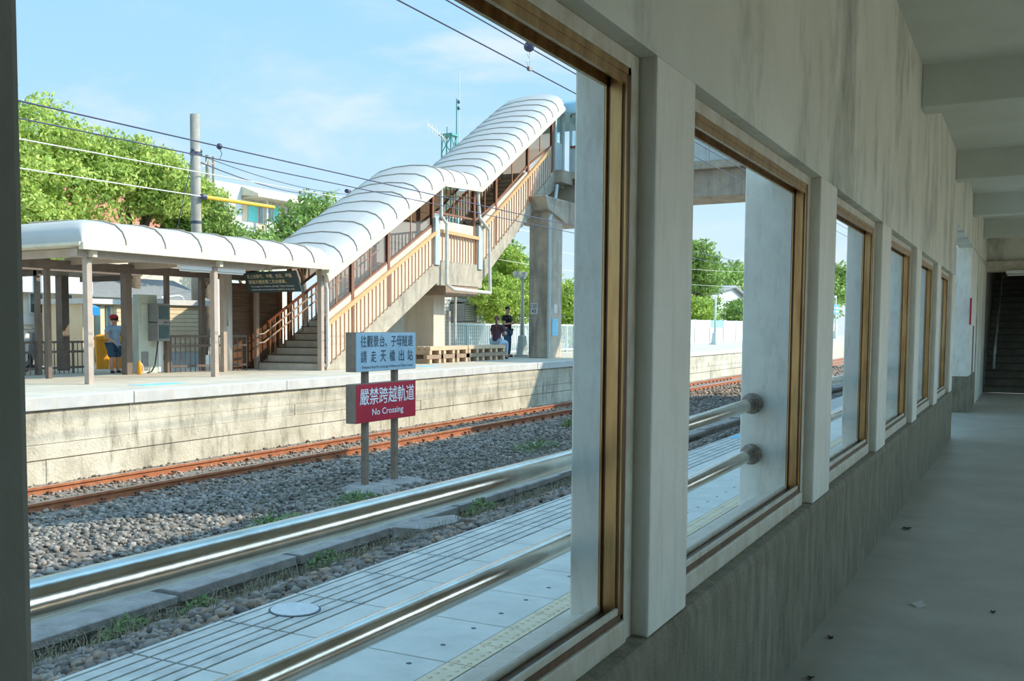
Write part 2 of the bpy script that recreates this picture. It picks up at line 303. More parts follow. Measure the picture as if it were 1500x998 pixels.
    def build(s, name, m, parent=None, at=None, smooth=False, bevel=0.0, label=None):
        """mesh in world coordinates; origin at `at` (or the parent's origin)"""
        base = Vector(WL[parent.name]) if parent else Vector((0, 0, 0))
        org = Vector(at) if at is not None else base
        me = s.mesh(name, org)
        ms = m if isinstance(m, (list, tuple)) else [m]
        for k in ms: me.materials.append(M[k])
        if len(ms) > 1:
            me.polygons.foreach_set('material_index', s.mi)
        o = bpy.data.objects.new(name, me); COL.objects.link(o)
        o.location = org - base
        if parent: o.parent = parent
        WL[o.name] = tuple(org)
        if smooth:
            for p in me.polygons: p.use_smooth = True
            md = None
        if bevel:
            b = o.modifiers.new('bevel', 'BEVEL'); b.width = bevel; b.segments = 2; b.limit_method = 'ANGLE'
        if label: o['label'] = label
        return o
def B(*a): return MB().box(*a)
def dup(src, wloc, parent=None):
    o = src.copy(); COL.objects.link(o); o.parent = parent
    base = Vector(WL[parent.name]) if parent else Vector((0, 0, 0))
    o.location = Vector(wloc) - base; WL[o.name] = tuple(wloc)
    return o
def thing(name, loc, label, cat, group=None):
    o = bpy.data.objects.new(name, None); COL.objects.link(o); o.location = loc; o.empty_display_size = 0.2
    WL[o.name] = tuple(loc); o['label'] = label; o['category'] = cat
    if group: o['group'] = group
    return o
def tag(o, label, cat, group=None):
    o['label'] = label; o['category'] = cat
    if group: o['group'] = group
    return o
def struct(o, label, cat):
    o['kind'] = 'structure'; o['label'] = label; o['category'] = cat; return o
def sthing(name, loc, label, cat): return struct(thing(name, loc, label, cat), label, cat)
def text(s, height, org, xd, yd, m, parent, width=None, bold=0.0, name='lettering', center=False, depth=0.004):
    """flat lettering: org = lower-left of the line, xd/yd = reading and up directions"""
    cu = bpy.data.curves.new(name, 'FONT'); cu.body = s; cu.size = 1.0; cu.offset = bold; cu.resolution_u = 2
    to = bpy.data.objects.new(name, cu); COL.objects.link(to)
    dg = bpy.context.evaluated_depsgraph_get(); me = bpy.data.meshes.new_from_object(to.evaluated_get(dg))
    bpy.data.objects.remove(to); bpy.data.curves.remove(cu)
    if not len(me.vertices): return None
    xs = [v.co.x for v in me.vertices]; ys = [v.co.y for v in me.vertices]
    x0, x1, y0, y1 = min(xs), max(xs), min(ys), max(ys)
    sy = height / (y1 - y0); sx = (width / (x1 - x0)) if width else sy
    xd = Vector(xd).normalized(); yd = Vector(yd).normalized(); base = Vector(WL[parent.name]); nd = xd.cross(yd) * depth
    for v in me.vertices:
        v.co = Vector(org) - base + xd * ((v.co.x - x0) * sx) + yd * ((v.co.y - y0) * sy) + nd
    me.materials.append(M[m])
    o = bpy.data.objects.new(name, me); COL.objects.link(o); o.parent = parent; WL[o.name] = tuple(base)
    return o

# =================================================================== CORRIDOR
XI = -0.833      # inner face of the window wall
fl = struct(B(-1.2, 4.2, -4, 27.2, -0.25, 0.0).build('floor', 'floor'), 'smooth grey concrete corridor floor', 'floor')
ce = struct(B(-1.2, 3.2, -4, 27.2, 3.66, 3.9).build('ceiling', 'ceiling'), 'off-white corridor ceiling crossed by deep beams', 'ceiling')
for y in (0.1, 5.05, 9.9, 14.85, 19.65, 24.4):
    B(XI, 3.0, y, y + 0.34, 3.31, 3.68).build('beam', 'ceiling', ce, bevel=0.01)
# window wall ------------------------------------------------------
PIL = [(-4.0, -2.1), (-1.75, -1.3), (0.0, 0.50), (2.66, 3.02), (5.14, 5.60), (7.52, 8.02), (10.02, 10.46), (12.45, 12.93), (15.0, 15.55)]
wl = sthing('wall_left', (-1.0, 5, 0), 'white plastered window wall above a cement dado', 'wall')
B(-1.055, XI, -4, 15.55, 2.145, 3.70).build('wall_face', 'plaster', wl)
B(-1.06, XI, 15.55, 27.2, 2.84, 3.70).build('wall_face', 'plaster', wl)
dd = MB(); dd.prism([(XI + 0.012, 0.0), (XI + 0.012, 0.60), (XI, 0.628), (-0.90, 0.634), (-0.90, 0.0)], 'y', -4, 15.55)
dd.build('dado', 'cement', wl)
B(-1.06, -0.90, -4, 15.55, -0.1, 0.60).build('outer_wall_base', 'column', wl)
for i, (a, b) in enumerate(PIL):
    B(-0.945, XI, a, b, 0.63, 2.15).build('pillar', 'pillar', wl, bevel=0.008)
    deep = i in (2, 4, 6, 8)
    B(-1.17 if deep else -1.048, -0.946, a - 0.02, b + 0.05, -0.05, 3.6 if deep else 2.2).build('column', 'column', wl, bevel=0.006)
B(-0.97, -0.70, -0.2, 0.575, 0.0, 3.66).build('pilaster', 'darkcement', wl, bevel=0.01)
# doorway beyond the windows: far jamb with its cement foot
B(-1.13, XI - 0.02, 20.43, 22.95, 0.62, 2.86).build('doorway_pillar', 'column', wl, bevel=0.006)
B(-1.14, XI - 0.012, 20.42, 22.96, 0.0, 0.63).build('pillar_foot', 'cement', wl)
B(-1.06, XI, 22.9, 27.2, 0.0, 2.86).build('wall_face', 'plaster', wl)
B(-0.845, XI - 0.005, 20.30, 20.42, 1.55, 1.95)
# windows ----------------------------------------------------------
wi = 0
for k in range(2, len(PIL) - 1):
    y0, y1 = PIL[k][1], PIL[k + 1][0]; wi += 1
    order = ['nearest', 'second', 'third', 'fourth', 'fifth', 'sixth'][wi - 1]
    w = sthing('window_%d' % wi, (-0.9, (y0 + y1) / 2, 0.63), '%s open window of the corridor with bronze frame' % order, 'window')
    z0, z1 = 0.63, 2.145; c = 0.062
    # painted casing: four boards
    B(-0.89, -0.88, y1 - c, y1, z0, z1).build('casing', 'casing', w, bevel=0.004)
    B(-0.89, -0.88, y0, y0 + c, z0, z1).build('casing', 'casing', w, bevel=0.004)
    B(-0.89, -0.872, y0 + c, y1 - c, z0, z0 + 0.062).build('casing', 'casing', w, bevel=0.004)
    B(-0.89, -0.88, y0 + c, y1 - c, z1 - 0.04, z1).build('casing', 'casing', w, bevel=0.004)
    a0, a1, b0, b1 = y0 + c, y1 - c, z0 + 0.062, z1 - 0.04
    # bronze sliding-sash frame: ribbed jambs, head and sill tracks
    for ya, sgn in ((a1, -1), (a0, 1)):
        j = MB()
        lo, hi = sorted((ya, ya + sgn * 0.018)); j.box(-0.945, -0.882, lo, hi, b0, b1)
        j2 = j.build('jamb', 'bronze_dark', w)
        for xa, dx, ex in ((-0.886, 0.003, 0.020), (-0.912, 0.0165, 0.022), (-0.938, 0.003, 0.026)):
            lo, hi = sorted((ya, ya + sgn * ex)); B(xa - dx, xa + dx, lo, hi, b0, b1).build('jamb_rib', 'bronze', j2, bevel=0.002)
    B(-0.945, -0.882, a0, a1, b1 - 0.018, b1).build('head_track', 'bronze', w)
    for xa in (-0.89, -0.94): B(xa - 0.005, xa + 0.005, a0, a1, b1 - 0.04, b1).build('head_rib', 'bronze', w)
    B(-0.945, -0.882, a0, a1, b0, b0 + 0.014).build('sill_track', 'bronze_dark', w)
    for xa in (-0.892, -0.94): B(xa - 0.004, xa + 0.004, a0, a1, b0, b0 + 0.03).build('sill_rib', 'casing', w)
    sl_ = MB().prism([(-0.945, b0 + 0.0), (-1.075, b0 - 0.03), (-1.075, b0 - 0.12), (-0.90, b0 - 0.12), (-0.90, b0)], 'y', y0 - 0.02, y1 + 0.02)
    sl_.build('outer_sill', 'column', w)
    B(-1.06, -0.946, y0 - 0.02, y1 + 0.02, z1 - 0.005, z1 + 0.05).build('outer_lintel', 'column', w)
# stainless guard rails outside the windows ------------------------------------
def guard(y0, y1, z, label, sag=0.0):
    t = thing('guard_rail', (-1.11, y0, z), label, 'rail', 'stainless rails outside the windows')
    n = 24; pts = [(-1.11, y0 + (y1 - y0) * i / n, z - sag * math.sin(math.pi * i / n)) for i in range(n + 1)]
    MB().tube(pts, 0.029, 24).build('tube', 'steel', t, smooth=True)
    for y, s in ((y0, 1), (y1, -1)):
        f = MB().lathe([(0.046, 0), (0.050, 0.004), (0.050, 0.018), (0.040, 0.024), (0.034, 0.026), (0.034, 0.05)], (-1.11, 0, 0), 'y', 20)
        f.v = [(v[0], y + s * v[1], v[2] + z) for v in f.v]
        f.build('flange', 'rust_flange', t, smooth=False)
guard(0.67, 5.10, 1.095, 'upper stainless guard rail crossing the nearest two windows', 0.02)
guard(0.67, 5.10, 0.853, 'lower stainless guard rail crossing the nearest two windows', 0.012)
guard(5.67, 9.98, 1.10, 'upper stainless guard rail crossing the third and fourth windows')
guard(5.67, 9.98, 0.855, 'lower stainless guard rail crossing the third and fourth windows')
guard(10.53, 14.96, 1.10, 'upper stainless guard rail crossing the two farthest windows')
guard(10.53, 14.96, 0.855, 'lower stainless guard rail crossing the two farthest windows')
# unseen arcade on the other side, openings sized to light the corridor ----------------------------------
wr = sthing('wall_right', (3.0, 5, 0), 'unseen row of square plaster pillars with openings sized to light the corridor', 'wall')
for y in (-3.5, 1.4, 6.3, 11.2, 16.1, 21.0, 25.9):
    B(2.8, 3.15, y, y + 0.4, 0, 3.4).build('pillar', 'pillar', wr)
B(2.8, 3.15, -4, 27.2, 2.4, 3.7).build('wall_face', 'plaster', wr)
B(2.8, 3.1, -4, 27.2, 0.0, 1.05).build('parapet', 'cement', wr)
B(2.82, 3.08, -4, 1.4, 0.95, 2.8).build('wall_face', 'plaster', wr)
ev = struct(B(3.0, 4.95, -6, 40, 3.35, 3.55).build('sun_overhang', 'outer'), 'unseen concrete overhang added to keep the sun out of the corridor', 'roof')  # unseen overhang, added so that no sun reaches the corridor floor
wn = struct(B(-1.06, 3.15, -4.2, -4.0, 0, 3.7).build('wall_front', 'plaster'), 'plain plaster wall closing the near end of the corridor', 'wall')
up = sthing('roof', (1, 10, 3.9), 'flat roof of the station building with unseen blocks added to shade the ballast', 'roof')
B(-1.2, 4.2, -6, 42, 3.9, 4.5).build('upper_wall', 'outer', up)  # roof height set by the shadow edge on the ballast
B(-1.2, 1.0, 14.8, 22.0, 4.5, 7.6).build('shade_block', 'outer', up)  # unseen block added to cast shade over the ballast and rails
B(-1.2, 1.0, 22.0, 28.6, 4.5, 6.9).build('shade_block', 'outer', up)  # lower unseen block, continues the added shade farther along the line
# dark stairs at the end of the corridor ----------------------------------------
wb = sthing('wall_back', (1, 27.2, 0), 'end wall of the corridor with a wide opening to the stairs', 'wall')
B(-1.06, 3.15, 26.9, 27.2, 2.92, 3.7).build('wall_face', 'plaster', wb)
B(-0.9, 3.0, 26.75, 27.2, 2.72, 2.95).build('header', 'casing', wb)
st = thing('staircase', (1.0, 27.3, 0), 'dark concrete staircase rising at the far end of the corridor', 'stairs')
for i in range(24):
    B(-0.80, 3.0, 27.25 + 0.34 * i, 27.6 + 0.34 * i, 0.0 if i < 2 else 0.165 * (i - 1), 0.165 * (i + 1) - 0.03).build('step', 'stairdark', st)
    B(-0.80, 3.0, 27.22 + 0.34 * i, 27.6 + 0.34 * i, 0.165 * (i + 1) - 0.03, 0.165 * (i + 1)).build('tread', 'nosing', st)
hr = MB().tube([(-0.62, 27.1, 0.55), (-0.62, 27.15, 1.0), (-0.62, 27.35, 1.05), (-0.62, 33, 3.75)], 0.025, 8).build('handrail', 'greysteel', st, smooth=True)
for i in range(1, 6): MB().tube([(-0.62, 27.2 + i * 1.02, 0.4 + i * 0.48), (-0.62, 27.2 + i * 1.02, 1.0 + i * 0.48)], 0.018, 6).build('baluster', 'greysteel', st)
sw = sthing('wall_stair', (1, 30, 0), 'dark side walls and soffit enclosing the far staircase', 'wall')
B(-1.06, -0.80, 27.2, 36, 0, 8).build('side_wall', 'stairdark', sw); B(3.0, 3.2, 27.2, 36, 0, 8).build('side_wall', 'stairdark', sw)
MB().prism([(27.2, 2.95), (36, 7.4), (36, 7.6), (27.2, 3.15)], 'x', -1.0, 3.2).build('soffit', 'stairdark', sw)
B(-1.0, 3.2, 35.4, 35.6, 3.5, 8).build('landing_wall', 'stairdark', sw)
tl = thing('tube_light', (0.2, 26.6, 2.66), 'white twin tube light fixed under the header by the dark stairs', 'light')
B(-0.45, 0.9, 26.62, 26.72, 2.66, 2.73).build('body', 'plastic_white', tl)
for z in (2.63,): MB().tube([(-0.42, 26.6, z), (0.87, 26.6, z)], 0.018, 8).build('tube', 'lens', tl)
tag(B(-0.86, XI - 0.0, 20.36, 20.425, 1.52, 1.98).build('sign_plate', 'red'), 'small red plate on the edge of the doorway pillar', 'sign')
ep = MB().tube([(-0.80, 20.55, 0.4), (-0.80, 20.55, 1.5)], 0.012, 6)
tag(ep.build('conduit', 'plastic_grey'), 'thin dark conduit running down the doorway pillar', 'pipe')
# litter on the floor
for i, (x, y, s, lab) in enumerate([(-0.62, 3.35, 0.022, 'small dark dead leaf near the bottom of the picture'), (-0.72, 4.5, 0.015, 'tiny dead leaf against the dado, nearest of three'), (-0.70, 8.3, 0.03, 'dark dead leaf lying close to the dado farther along'), (-0.1, 6.05, 0.012, 'tiny dark crumb in the middle of the floor'), (-0.74, 5.15, 0.014, 'tiny dead leaf against the dado, second of three')]):
    m_ = MB(); pts = [(x + s * math.cos(a) * (1 + 0.3 * math.sin(3 * a + i)), y + 1.8 * s * math.sin(a), 0.003 + 0.012 * math.cos(a) ** 2) for a in [k * math.pi / 4 for k in range(8)]]
    m_.add(pts + [(x, y, 0.001)], [(k, (k + 1) % 8, 8) for k in range(8)])
    tag(m_.build('dead_leaf', 'deadleaf', at=(x, y, 0)), lab, 'leaf', 'dead leaves on the floor')
pp_ = MB().add([(-0.44, 5.95, 0.001), (-0.40, 6.0, 0.004), (-0.43, 6.06, 0.02), (-0.47, 6.0, 0.012)], [(0, 1, 2, 3)])
tag(pp_.build('paper_scrap', 'paper', at=(-0.44, 6, 0)), 'small white paper scrap lying on the corridor floor', 'paper')
# =================================================================== NEAR PLATFORM
npf = sthing('near_platform', (-2.2, 10, 0), 'near station platform paved with pale concrete slabs', 'platform')
B(-3.36, -1.0, -4, 60, -0.95, -0.035).build('bedding', 'bedding', npf)
P = 0.617; Y0 = 3.915 - 4 * P
# grooved edge slab (one mesh, shared)
def edge_slab():
    m = MB(); g = 0.008
    xs = [-3.39 + 0.07 * i for i in range(7)]
    m.box(-3.39, -2.965, g, P - g, -0.12, -0.022)
    xs = [-3.39, -3.355, -3.275, -3.195, -3.117, -3.04, -2.962]
    for i in range(6):
        m.box(xs[i] + (0.008 if i else 0), xs[i + 1] - 0.008, g, P - g, -0.022, 0.0)
    return m
proto = edge_slab().build('edge_slab', 'edge_slab', npf, at=(0, 0, 0)); proto.location = Vector((0, Y0, 0)) - Vector(WL[npf.name])
nE = 58
for i in range(1, nE): dup(proto, (0, Y0 + P * i, 0), npf)
s1 = B(-2.955, -2.118, 0.006, P - 0.006, -0.10, 0.0).build('paving_slab', 'slab', npf, at=(0, 0, 0), bevel=0.003); s1.location = Vector((0, Y0, 0)) - Vector(WL[npf.name])
s2 = B(-1.985, -1.06, 0.006, 2 * P - 0.006, -0.10, 0.0).build('paving_slab', 'slab', npf, at=(0, 0, 0), bevel=0.003); s2.location = Vector((0, Y0, 0)) - Vector(WL[npf.name])
hole = MB().lathe([(0.013, -0.004), (0.013, 0.0015)], (-2.25, P * 0.5 - 0.1, 0), 'z', 10).build('bolt_cap', 'dark_hole', s1, at=(0, 0, 0))
hole.location = (0, 0, 0)
hole2 = hole.copy(); COL.objects.link(hole2); hole2.location = (0, P / 2, 0)
for i in range(1, nE):
    d = dup(s1, (0, Y0 + P * i, 0), npf)
    if i < 20:
        for dy in (0, P / 2):
            h = hole.copy(); COL.objects.link(h); h.parent = d; h.location = (0, dy, 0)
for i in range(1, nE // 2): dup(s2, (0, Y0 + 2 * P * i, 0), npf)
# tactile tiles with domes
def tact(n):
    m = MB(); T = P / 2; m.box(-2.112, -1.992, 0.004, T - 0.004, -0.08, 0.001)
    for i in range(2):
        for j in range(5):
            m.lathe([(0.014, 0.0), (0.009, 0.006)], (-2.112 + 0.03 + 0.06 * i, 0.03 + 0.062 * j, 0.001), 'z', 8)
    return m
t0 = tact(0).build('tactile_tile', 'tactile', npf, at=(0, 0, 0)); t0.location = Vector((0, Y0, 0)) - Vector(WL[npf.name])
for i in range(1, 110): dup(t0, (0, Y0 + P / 2 * i, 0), npf)
# round covers set in the slabs
for y, lab in ((4.25, 'round pale access cover in the platform, nearest one'), (9.2, 'round pale access cover in the platform, farther one by the column')):
    c = thing('access_cover', (-3.19, y, 0), lab, 'cover', 'round covers in the platform')
    MB().lathe([(0.135, -0.01), (0.135, 0.004)], (-3.19, y, 0), 'z', 36).build('rim', 'dark_hole', c)
    MB().lathe([(0.125, 0.0), (0.125, 0.0075), (0.118, 0.009)], (-3.19, y, 0), 'z', 36).build('lid', 'iron_cover', c)
bm_ = B(-3.36, -2.7, 14.0, 15.2, 0.0, 0.003)
tag(bm_.build('painted_marking', 'bluepaint'), 'pale blue painted patch on the near platform edge', 'marking')

# =================================================================== BALLAST
def gz(x, y=0.0):
    """ground height across the line"""
    pts = [(-12.6, -0.86), (-9.9, -0.90), (-9.2, -0.80), (-8.6, -0.72), (-7.0, -0.68), (-5.6, -0.45), (-5.2, -0.36), (-4.5, -0.34), (-4.3, -0.31), (-4.0, -0.19), (-3.7, -0.10), (-3.3, -0.06)]
    for (a, za), (b, zb) in zip(pts, pts[1:]):
        if x <= b:
            t = max(0, min(1, (x - a) / (b - a))); z = za + (zb - za) * t; break
    else: z = pts[-1][1]
    return z + (0.05 if x < -5.5 else 0.012) * noise.noise(Vector((x * 0.8, y * 0.5, 3.0)))
gm = MB(); xs = [-12.6 + 0.31 * i for i in range(31)]; ys = [-2 + 0.6 * i for i in range(110)] + [70, 90, 120, 170]
gm.add([(x, y, gz(x, y)) for y in ys for x in xs], [(j * 31 + i, j * 31 + i + 1, (j + 1) * 31 + i + 1, (j + 1) * 31 + i) for j in range(len(ys) - 1) for i in range(30)])
gr = struct(gm.build('ground', 'ballast_soil', at=(-8, 10, -1), smooth=True), 'stony ballast bed between the two platforms', 'ground')
# stones
import numpy as np
rng = np.random.default_rng(11)
ico = [(0, 0, -1), (0.72, -0.53, -0.45), (-0.28, -0.85, -0.45), (-0.89, 0, -0.45), (-0.28, 0.85, -0.45), (0.72, 0.53, -0.45), (0.28, -0.85, 0.45), (-0.72, -0.53, 0.45), (-0.72, 0.53, 0.45), (0.28, 0.85, 0.45), (0.89, 0, 0.45), (0, 0, 1)]
icf = [(0, 1, 2), (1, 0, 5), (0, 2, 3), (0, 3, 4), (0, 4, 5), (1, 5, 10), (2, 1, 6), (3, 2, 7), (4, 3, 8), (5, 4, 9), (1, 10, 6), (2, 6, 7), (3, 7, 8), (4, 8, 9), (5, 9, 10), (6, 10, 11), (7, 6, 11), (8, 7, 11), (9, 8, 11), (10, 9, 11)]
ICO = np.array(ico); ICF = np.array(icf)
def stones(pts, sizes, name, m, parent):
    n = len(pts); V = np.repeat(ICO[None], n, 0) * rng.uniform(0.5, 1.4, (n, 12, 1))
    V *= np.stack([rng.uniform(0.7, 1.3, n), rng.uniform(0.6, 1.1, n), rng.uniform(0.45, 0.8, n)], 1)[:, None]
    a = rng.uniform(0, 6.28, n); ca, sa = np.cos(a), np.sin(a); tl_ = rng.uniform(-0.6, 0.6, n); ct, stt = np.cos(tl_), np.sin(tl_)
    x, y, z = V[..., 0], V[..., 1], V[..., 2]
    y, z = y * ct[:, None] - z * stt[:, None], y * stt[:, None] + z * ct[:, None]
    x, y = x * ca[:, None] - y * sa[:, None], x * sa[:, None] + y * ca[:, None]
    V = np.stack([x, y, z], -1) * sizes[:, None, None] + pts[:, None] - np.array(WL[parent.name])
    F = (ICF[None] + (np.arange(n) * 12)[:, None, None]).reshape(-1, 3)
    me = bpy.data.meshes.new(name); me.vertices.add(n * 12); me.vertices.foreach_set('co', V.reshape(-1))
    me.loops.add(len(F) * 3); me.loops.foreach_set('vertex_index', F.reshape(-1).astype(np.int32))
    me.polygons.add(len(F)); me.polygons.foreach_set('loop_start', np.arange(0, len(F) * 3, 3, dtype=np.int32))
    me.update(calc_edges=True); me.validate(); me.materials.append(M[m])
    o = bpy.data.objects.new(name, me); COL.objects.link(o); o.parent = parent; WL[o.name] = WL[parent.name]
    return o
def scatter(n, x0, x1, y0, y1, smin, smax, yb=1.0):
    x = rng.uniform(x0, x1, n); y = y0 + (y1 - y0) * rng.uniform(0, 1, n) ** yb; s = rng.uniform(smin, smax, n)
    z = np.array([gz(a, b) for a, b in zip(x, y)]) + s * rng.uniform(0.0, 0.5, n)
    return np.stack([x, y, z], 1), s
Pm, Sm = scatter(22000, -10.3, -5.4, 5.5, 34, 0.022, 0.052, 1.25)
stones(Pm, Sm, 'stone_bed', 'stone', gr)['kind'] = 'stuff'
Pm, Sm = scatter(7000, -12.45, -9.9, 7, 40, 0.022, 0.045, 1.2)
stones(Pm, Sm, 'stone_bed', 'stone_b', gr)['kind'] = 'stuff'
Pm, Sm = scatter(4200, -10.5, -5.6, 34, 70, 0.05, 0.085)
stones(Pm, Sm, 'stone_bed', 'stone_b', gr)['kind'] = 'stuff'
Pm, Sm = scatter(7000, -4.35, -3.40, 3.0, 26, 0.015, 0.042, 1.6)
stones(Pm, Sm, 'stone_bed', 'stone', gr)['kind'] = 'stuff'
Pm, Sm = scatter(1800, -4.25, -3.42, 3.0, 14, 0.015, 0.042, 1.5)
stones(Pm, Sm, 'stone_bed', 'stone_b', gr)['kind'] = 'stuff'
# the nearest stones one by one
vari = [stones(np.array([[0, 0, 0.]]) + np.array(WL[gr.name]), np.array([1.0]), 'stone', 'stone' if k % 3 else 'stone_b', gr) for k in range(12)]
for v in vari: v.data.transform(Matrix.Scale(1.0, 4))
placed = 0
for k in range(290):
    t = (k / 290) ** 1.2; y = 3.3 + 7.5 * t + random.uniform(-0.05, 0.05); xx = -3.45 - min(0.7, abs(random.gauss(0, 0.28))); s = random.uniform(0.028, 0.055)
    if k < 12: o = vari[k]
    else: o = vari[k % 12].copy(); COL.objects.link(o)
    o.location = Vector((xx, y, gz(xx, y) + s * 0.45)) - Vector(WL[gr.name]); o.scale = (s, s, s); o.rotation_euler = (0, 0, random.uniform(0, 6.28))
# cable trough with cover slabs
tr = thing('cable_trough', (-4.85, 10, -0.4), 'weathered concrete cable trough running beside the near platform', 'trough')
B(-5.18, -4.53, 2.0, 60, -0.6, -0.26).build('body', 'trough', tr)
for i in range(46):
    y = 2.3 + 1.24 * i; dz = random.uniform(-0.018, 0.018); dx = random.uniform(-0.03, 0.03)
    B(-5.24 + dx, -4.48 + dx, y, y + 1.20, -0.26, -0.195 + dz).build('cover_slab', 'trough', tr, bevel=0.008)
fs_ = MB().prism([(-4.3, 7.05), (-4.05, 7.1), (-3.95, 7.65), (-4.15, 7.8), (-4.35, 7.4)], 'z', -0.22, -0.14)
tag(fs_.build('loose_slab', 'trough'), 'loose pale concrete slab lying among the stones below the rail', 'slab')
# weeds and dry grass
def blades(n, x0, x1, y0, y1, h0, h1, w, name, m, parent=None, spread=0.5):
    mb = MB()
    for _ in range(n):
        x = random.uniform(x0, x1); y = random.uniform(y0, y1); h = random.uniform(h0, h1); a = random.uniform(0, 6.28); z = gz(x, y)
        dx, dy = math.cos(a), math.sin(a); k = random.uniform(0.2, spread)
        c_ = Vector((x + dx * h * k * 0.35, y + dy * h * k * 0.35, z + h * 0.65)); sv_ = Vector((-dy, dx, 0)) * w
        mb.add([Vector((x, y, z)) - sv_, Vector((x, y, z)) + sv_, c_ + sv_ * 0.7, c_ - sv_ * 0.7, (x + dx * h * k, y + dy * h * k, z + h * (1 - 0.4 * k))], [(0, 1, 2, 3), (3, 2, 4)])
    return mb.build(name, m, parent)
dg = blades(5200, -4.5, -3.9, 3.2, 14, 0.05, 0.17, 0.0022, 'dry_grass', 'straw', None, 1.3); dg['kind'] = 'stuff'; dg['label'] = 'dry straw-coloured grass along the cable trough'; dg['category'] = 'grass'
dg = blades(2600, -8.2, -6.0, 9, 20, 0.05, 0.14, 0.004, 'dry_grass', 'straw', None, 1.3); dg['kind'] = 'stuff'; dg['label'] = 'thin dry grass on the ballast near the sign posts'; dg['category'] = 'grass'
WEEDS = [(-4.3, 4.15, 0.13, 0.14, 'green weed clump against the trough nearest the left pillar'), (-4.2, 4.65, 0.10, 0.12, 'small green weed clump between the stones and the trough'), (-4.35, 6.2, 0.15, 0.16, 'green weed clump hanging below the upper rail'), (-4.3, 8.6, 0.15, 0.22, 'green weed clump beside the trough under the upper rail'),
         (-6.9, 10.4, 0.30, 0.18, 'green weed clump at the foot of the sign posts'), (-6.6, 8.4, 0.30, 0.18, 'green weed clump on the ballast left of the sign'), (-7.4, 17.0, 0.45, 0.22, 'green weed clump on the ballast right of the sign'), (-8.6, 21.5, 0.2, 0.22, 'small bright weed far along the ballast')]
for x, y, r_, h, lab in WEEDS:
    mb = MB()
    for _ in range(260):
        a = random.uniform(0, 6.28); rr = r_ * math.sqrt(random.random()); px, py = x + rr * math.cos(a) * 0.8, y + rr * math.sin(a) * 1.5; z = gz(px, py) + random.uniform(0, h) * (1 - 0.6 * rr / r_)
        s = random.uniform(0.012, 0.028); b = random.uniform(0, 6.28); t = random.uniform(-0.7, 0.7)
        u = Vector((math.cos(b), math.sin(b), t)).normalized() * s * 1.6; v = Vector((-math.sin(b), math.cos(b), random.uniform(-0.5, 0.8))).normalized() * s * 0.6; c = Vector((px, py, z + 0.01))
        mb.add([c - u, c + v, c + u, c - v], [(0, 1, 2, 3)])
    for _ in range(14):
        a = random.uniform(0, 6.28); rr = r_ * random.random() * 0.7; mb.tube([(x, y, gz(x, y)), (x + rr * math.cos(a) * 0.8, y + rr * math.sin(a) * 1.4, gz(x, y) + h * random.uniform(0.6, 1))], 0.004, 4)
    wt = thing('weed', (x, y, gz(x, y)), lab, 'plant', 'weeds on the ballast')
    mb.build('foliage', 'grass', wt)['kind'] = 'stuff'
# =================================================================== TRACK
tk = thing('railway_track', (-11.19, 20, -0.9), 'rusty railway track in front of the far platform', 'track')
prof = [(-0.062, -0.152), (0.062, -0.152), (0.062, -0.140), (0.012, -0.120), (0.010, -0.045), (0.034, -0.034), (0.034, -0.006), (0.026, 0), (-0.026, 0), (-0.034, -0.006), (-0.034, -0.034), (-0.010, -0.045), (-0.012, -0.120), (-0.062, -0.140)]
for X in (-10.655, -11.72):
    m_ = MB().prism([(X + a, -0.75 + b) for a, b in prof], 'y', -3, 150); r_ = m_.build('rail', 'rail', tk)
    B(X - 0.024, X + 0.024, -3, 150, -0.7505, -0.7485).build('running_surface', 'rail_head', r_)
sp = MB().prism([(-12.2, -0.99), (-10.15, -0.99), (-10.18, -0.885), (-12.17, -0.885)], 'y', 0, 0.22).build('sleeper', 'sleeper', tk, at=(0, 0, 0)); sp.location = Vector((0, 6, 0)) - Vector(WL[tk.name])
cm_ = []
for X in (-10.655, -11.72):
    for s_ in (-1, 1):
        mm = MB(); xx = X + s_ * 0.085
        mm.box(xx - 0.035, xx + 0.035, 0.06, 0.16, -0.90, -0.872)
        mm.tube([(xx + s_ * 0.03, 0.07, -0.88), (xx + s_ * 0.03, 0.09, -0.83), (xx - s_ * 0.03, 0.10, -0.835), (xx - s_ * 0.035, 0.14, -0.855), (xx + s_ * 0.02, 0.155, -0.84)], 0.013, 6)
        mm.tube([(xx, 0.11, -0.88), (xx, 0.11, -0.82)], 0.016, 6)
        cm_.append(mm)
cl = []
for mm in cm_:
    c = mm.build('rail_clip', 'clip', sp, at=(0, 0, 0)); c.location = (0, 0, 0); cl.append(c)
for i in range(1, 100):
    d = dup(sp, (0, 6 + 0.62 * i, 0), tk)
    if i < 70:
        for c in cl:
            q = c.copy(); COL.objects.link(q); q.parent = d; q.location = (0, 0, 0)
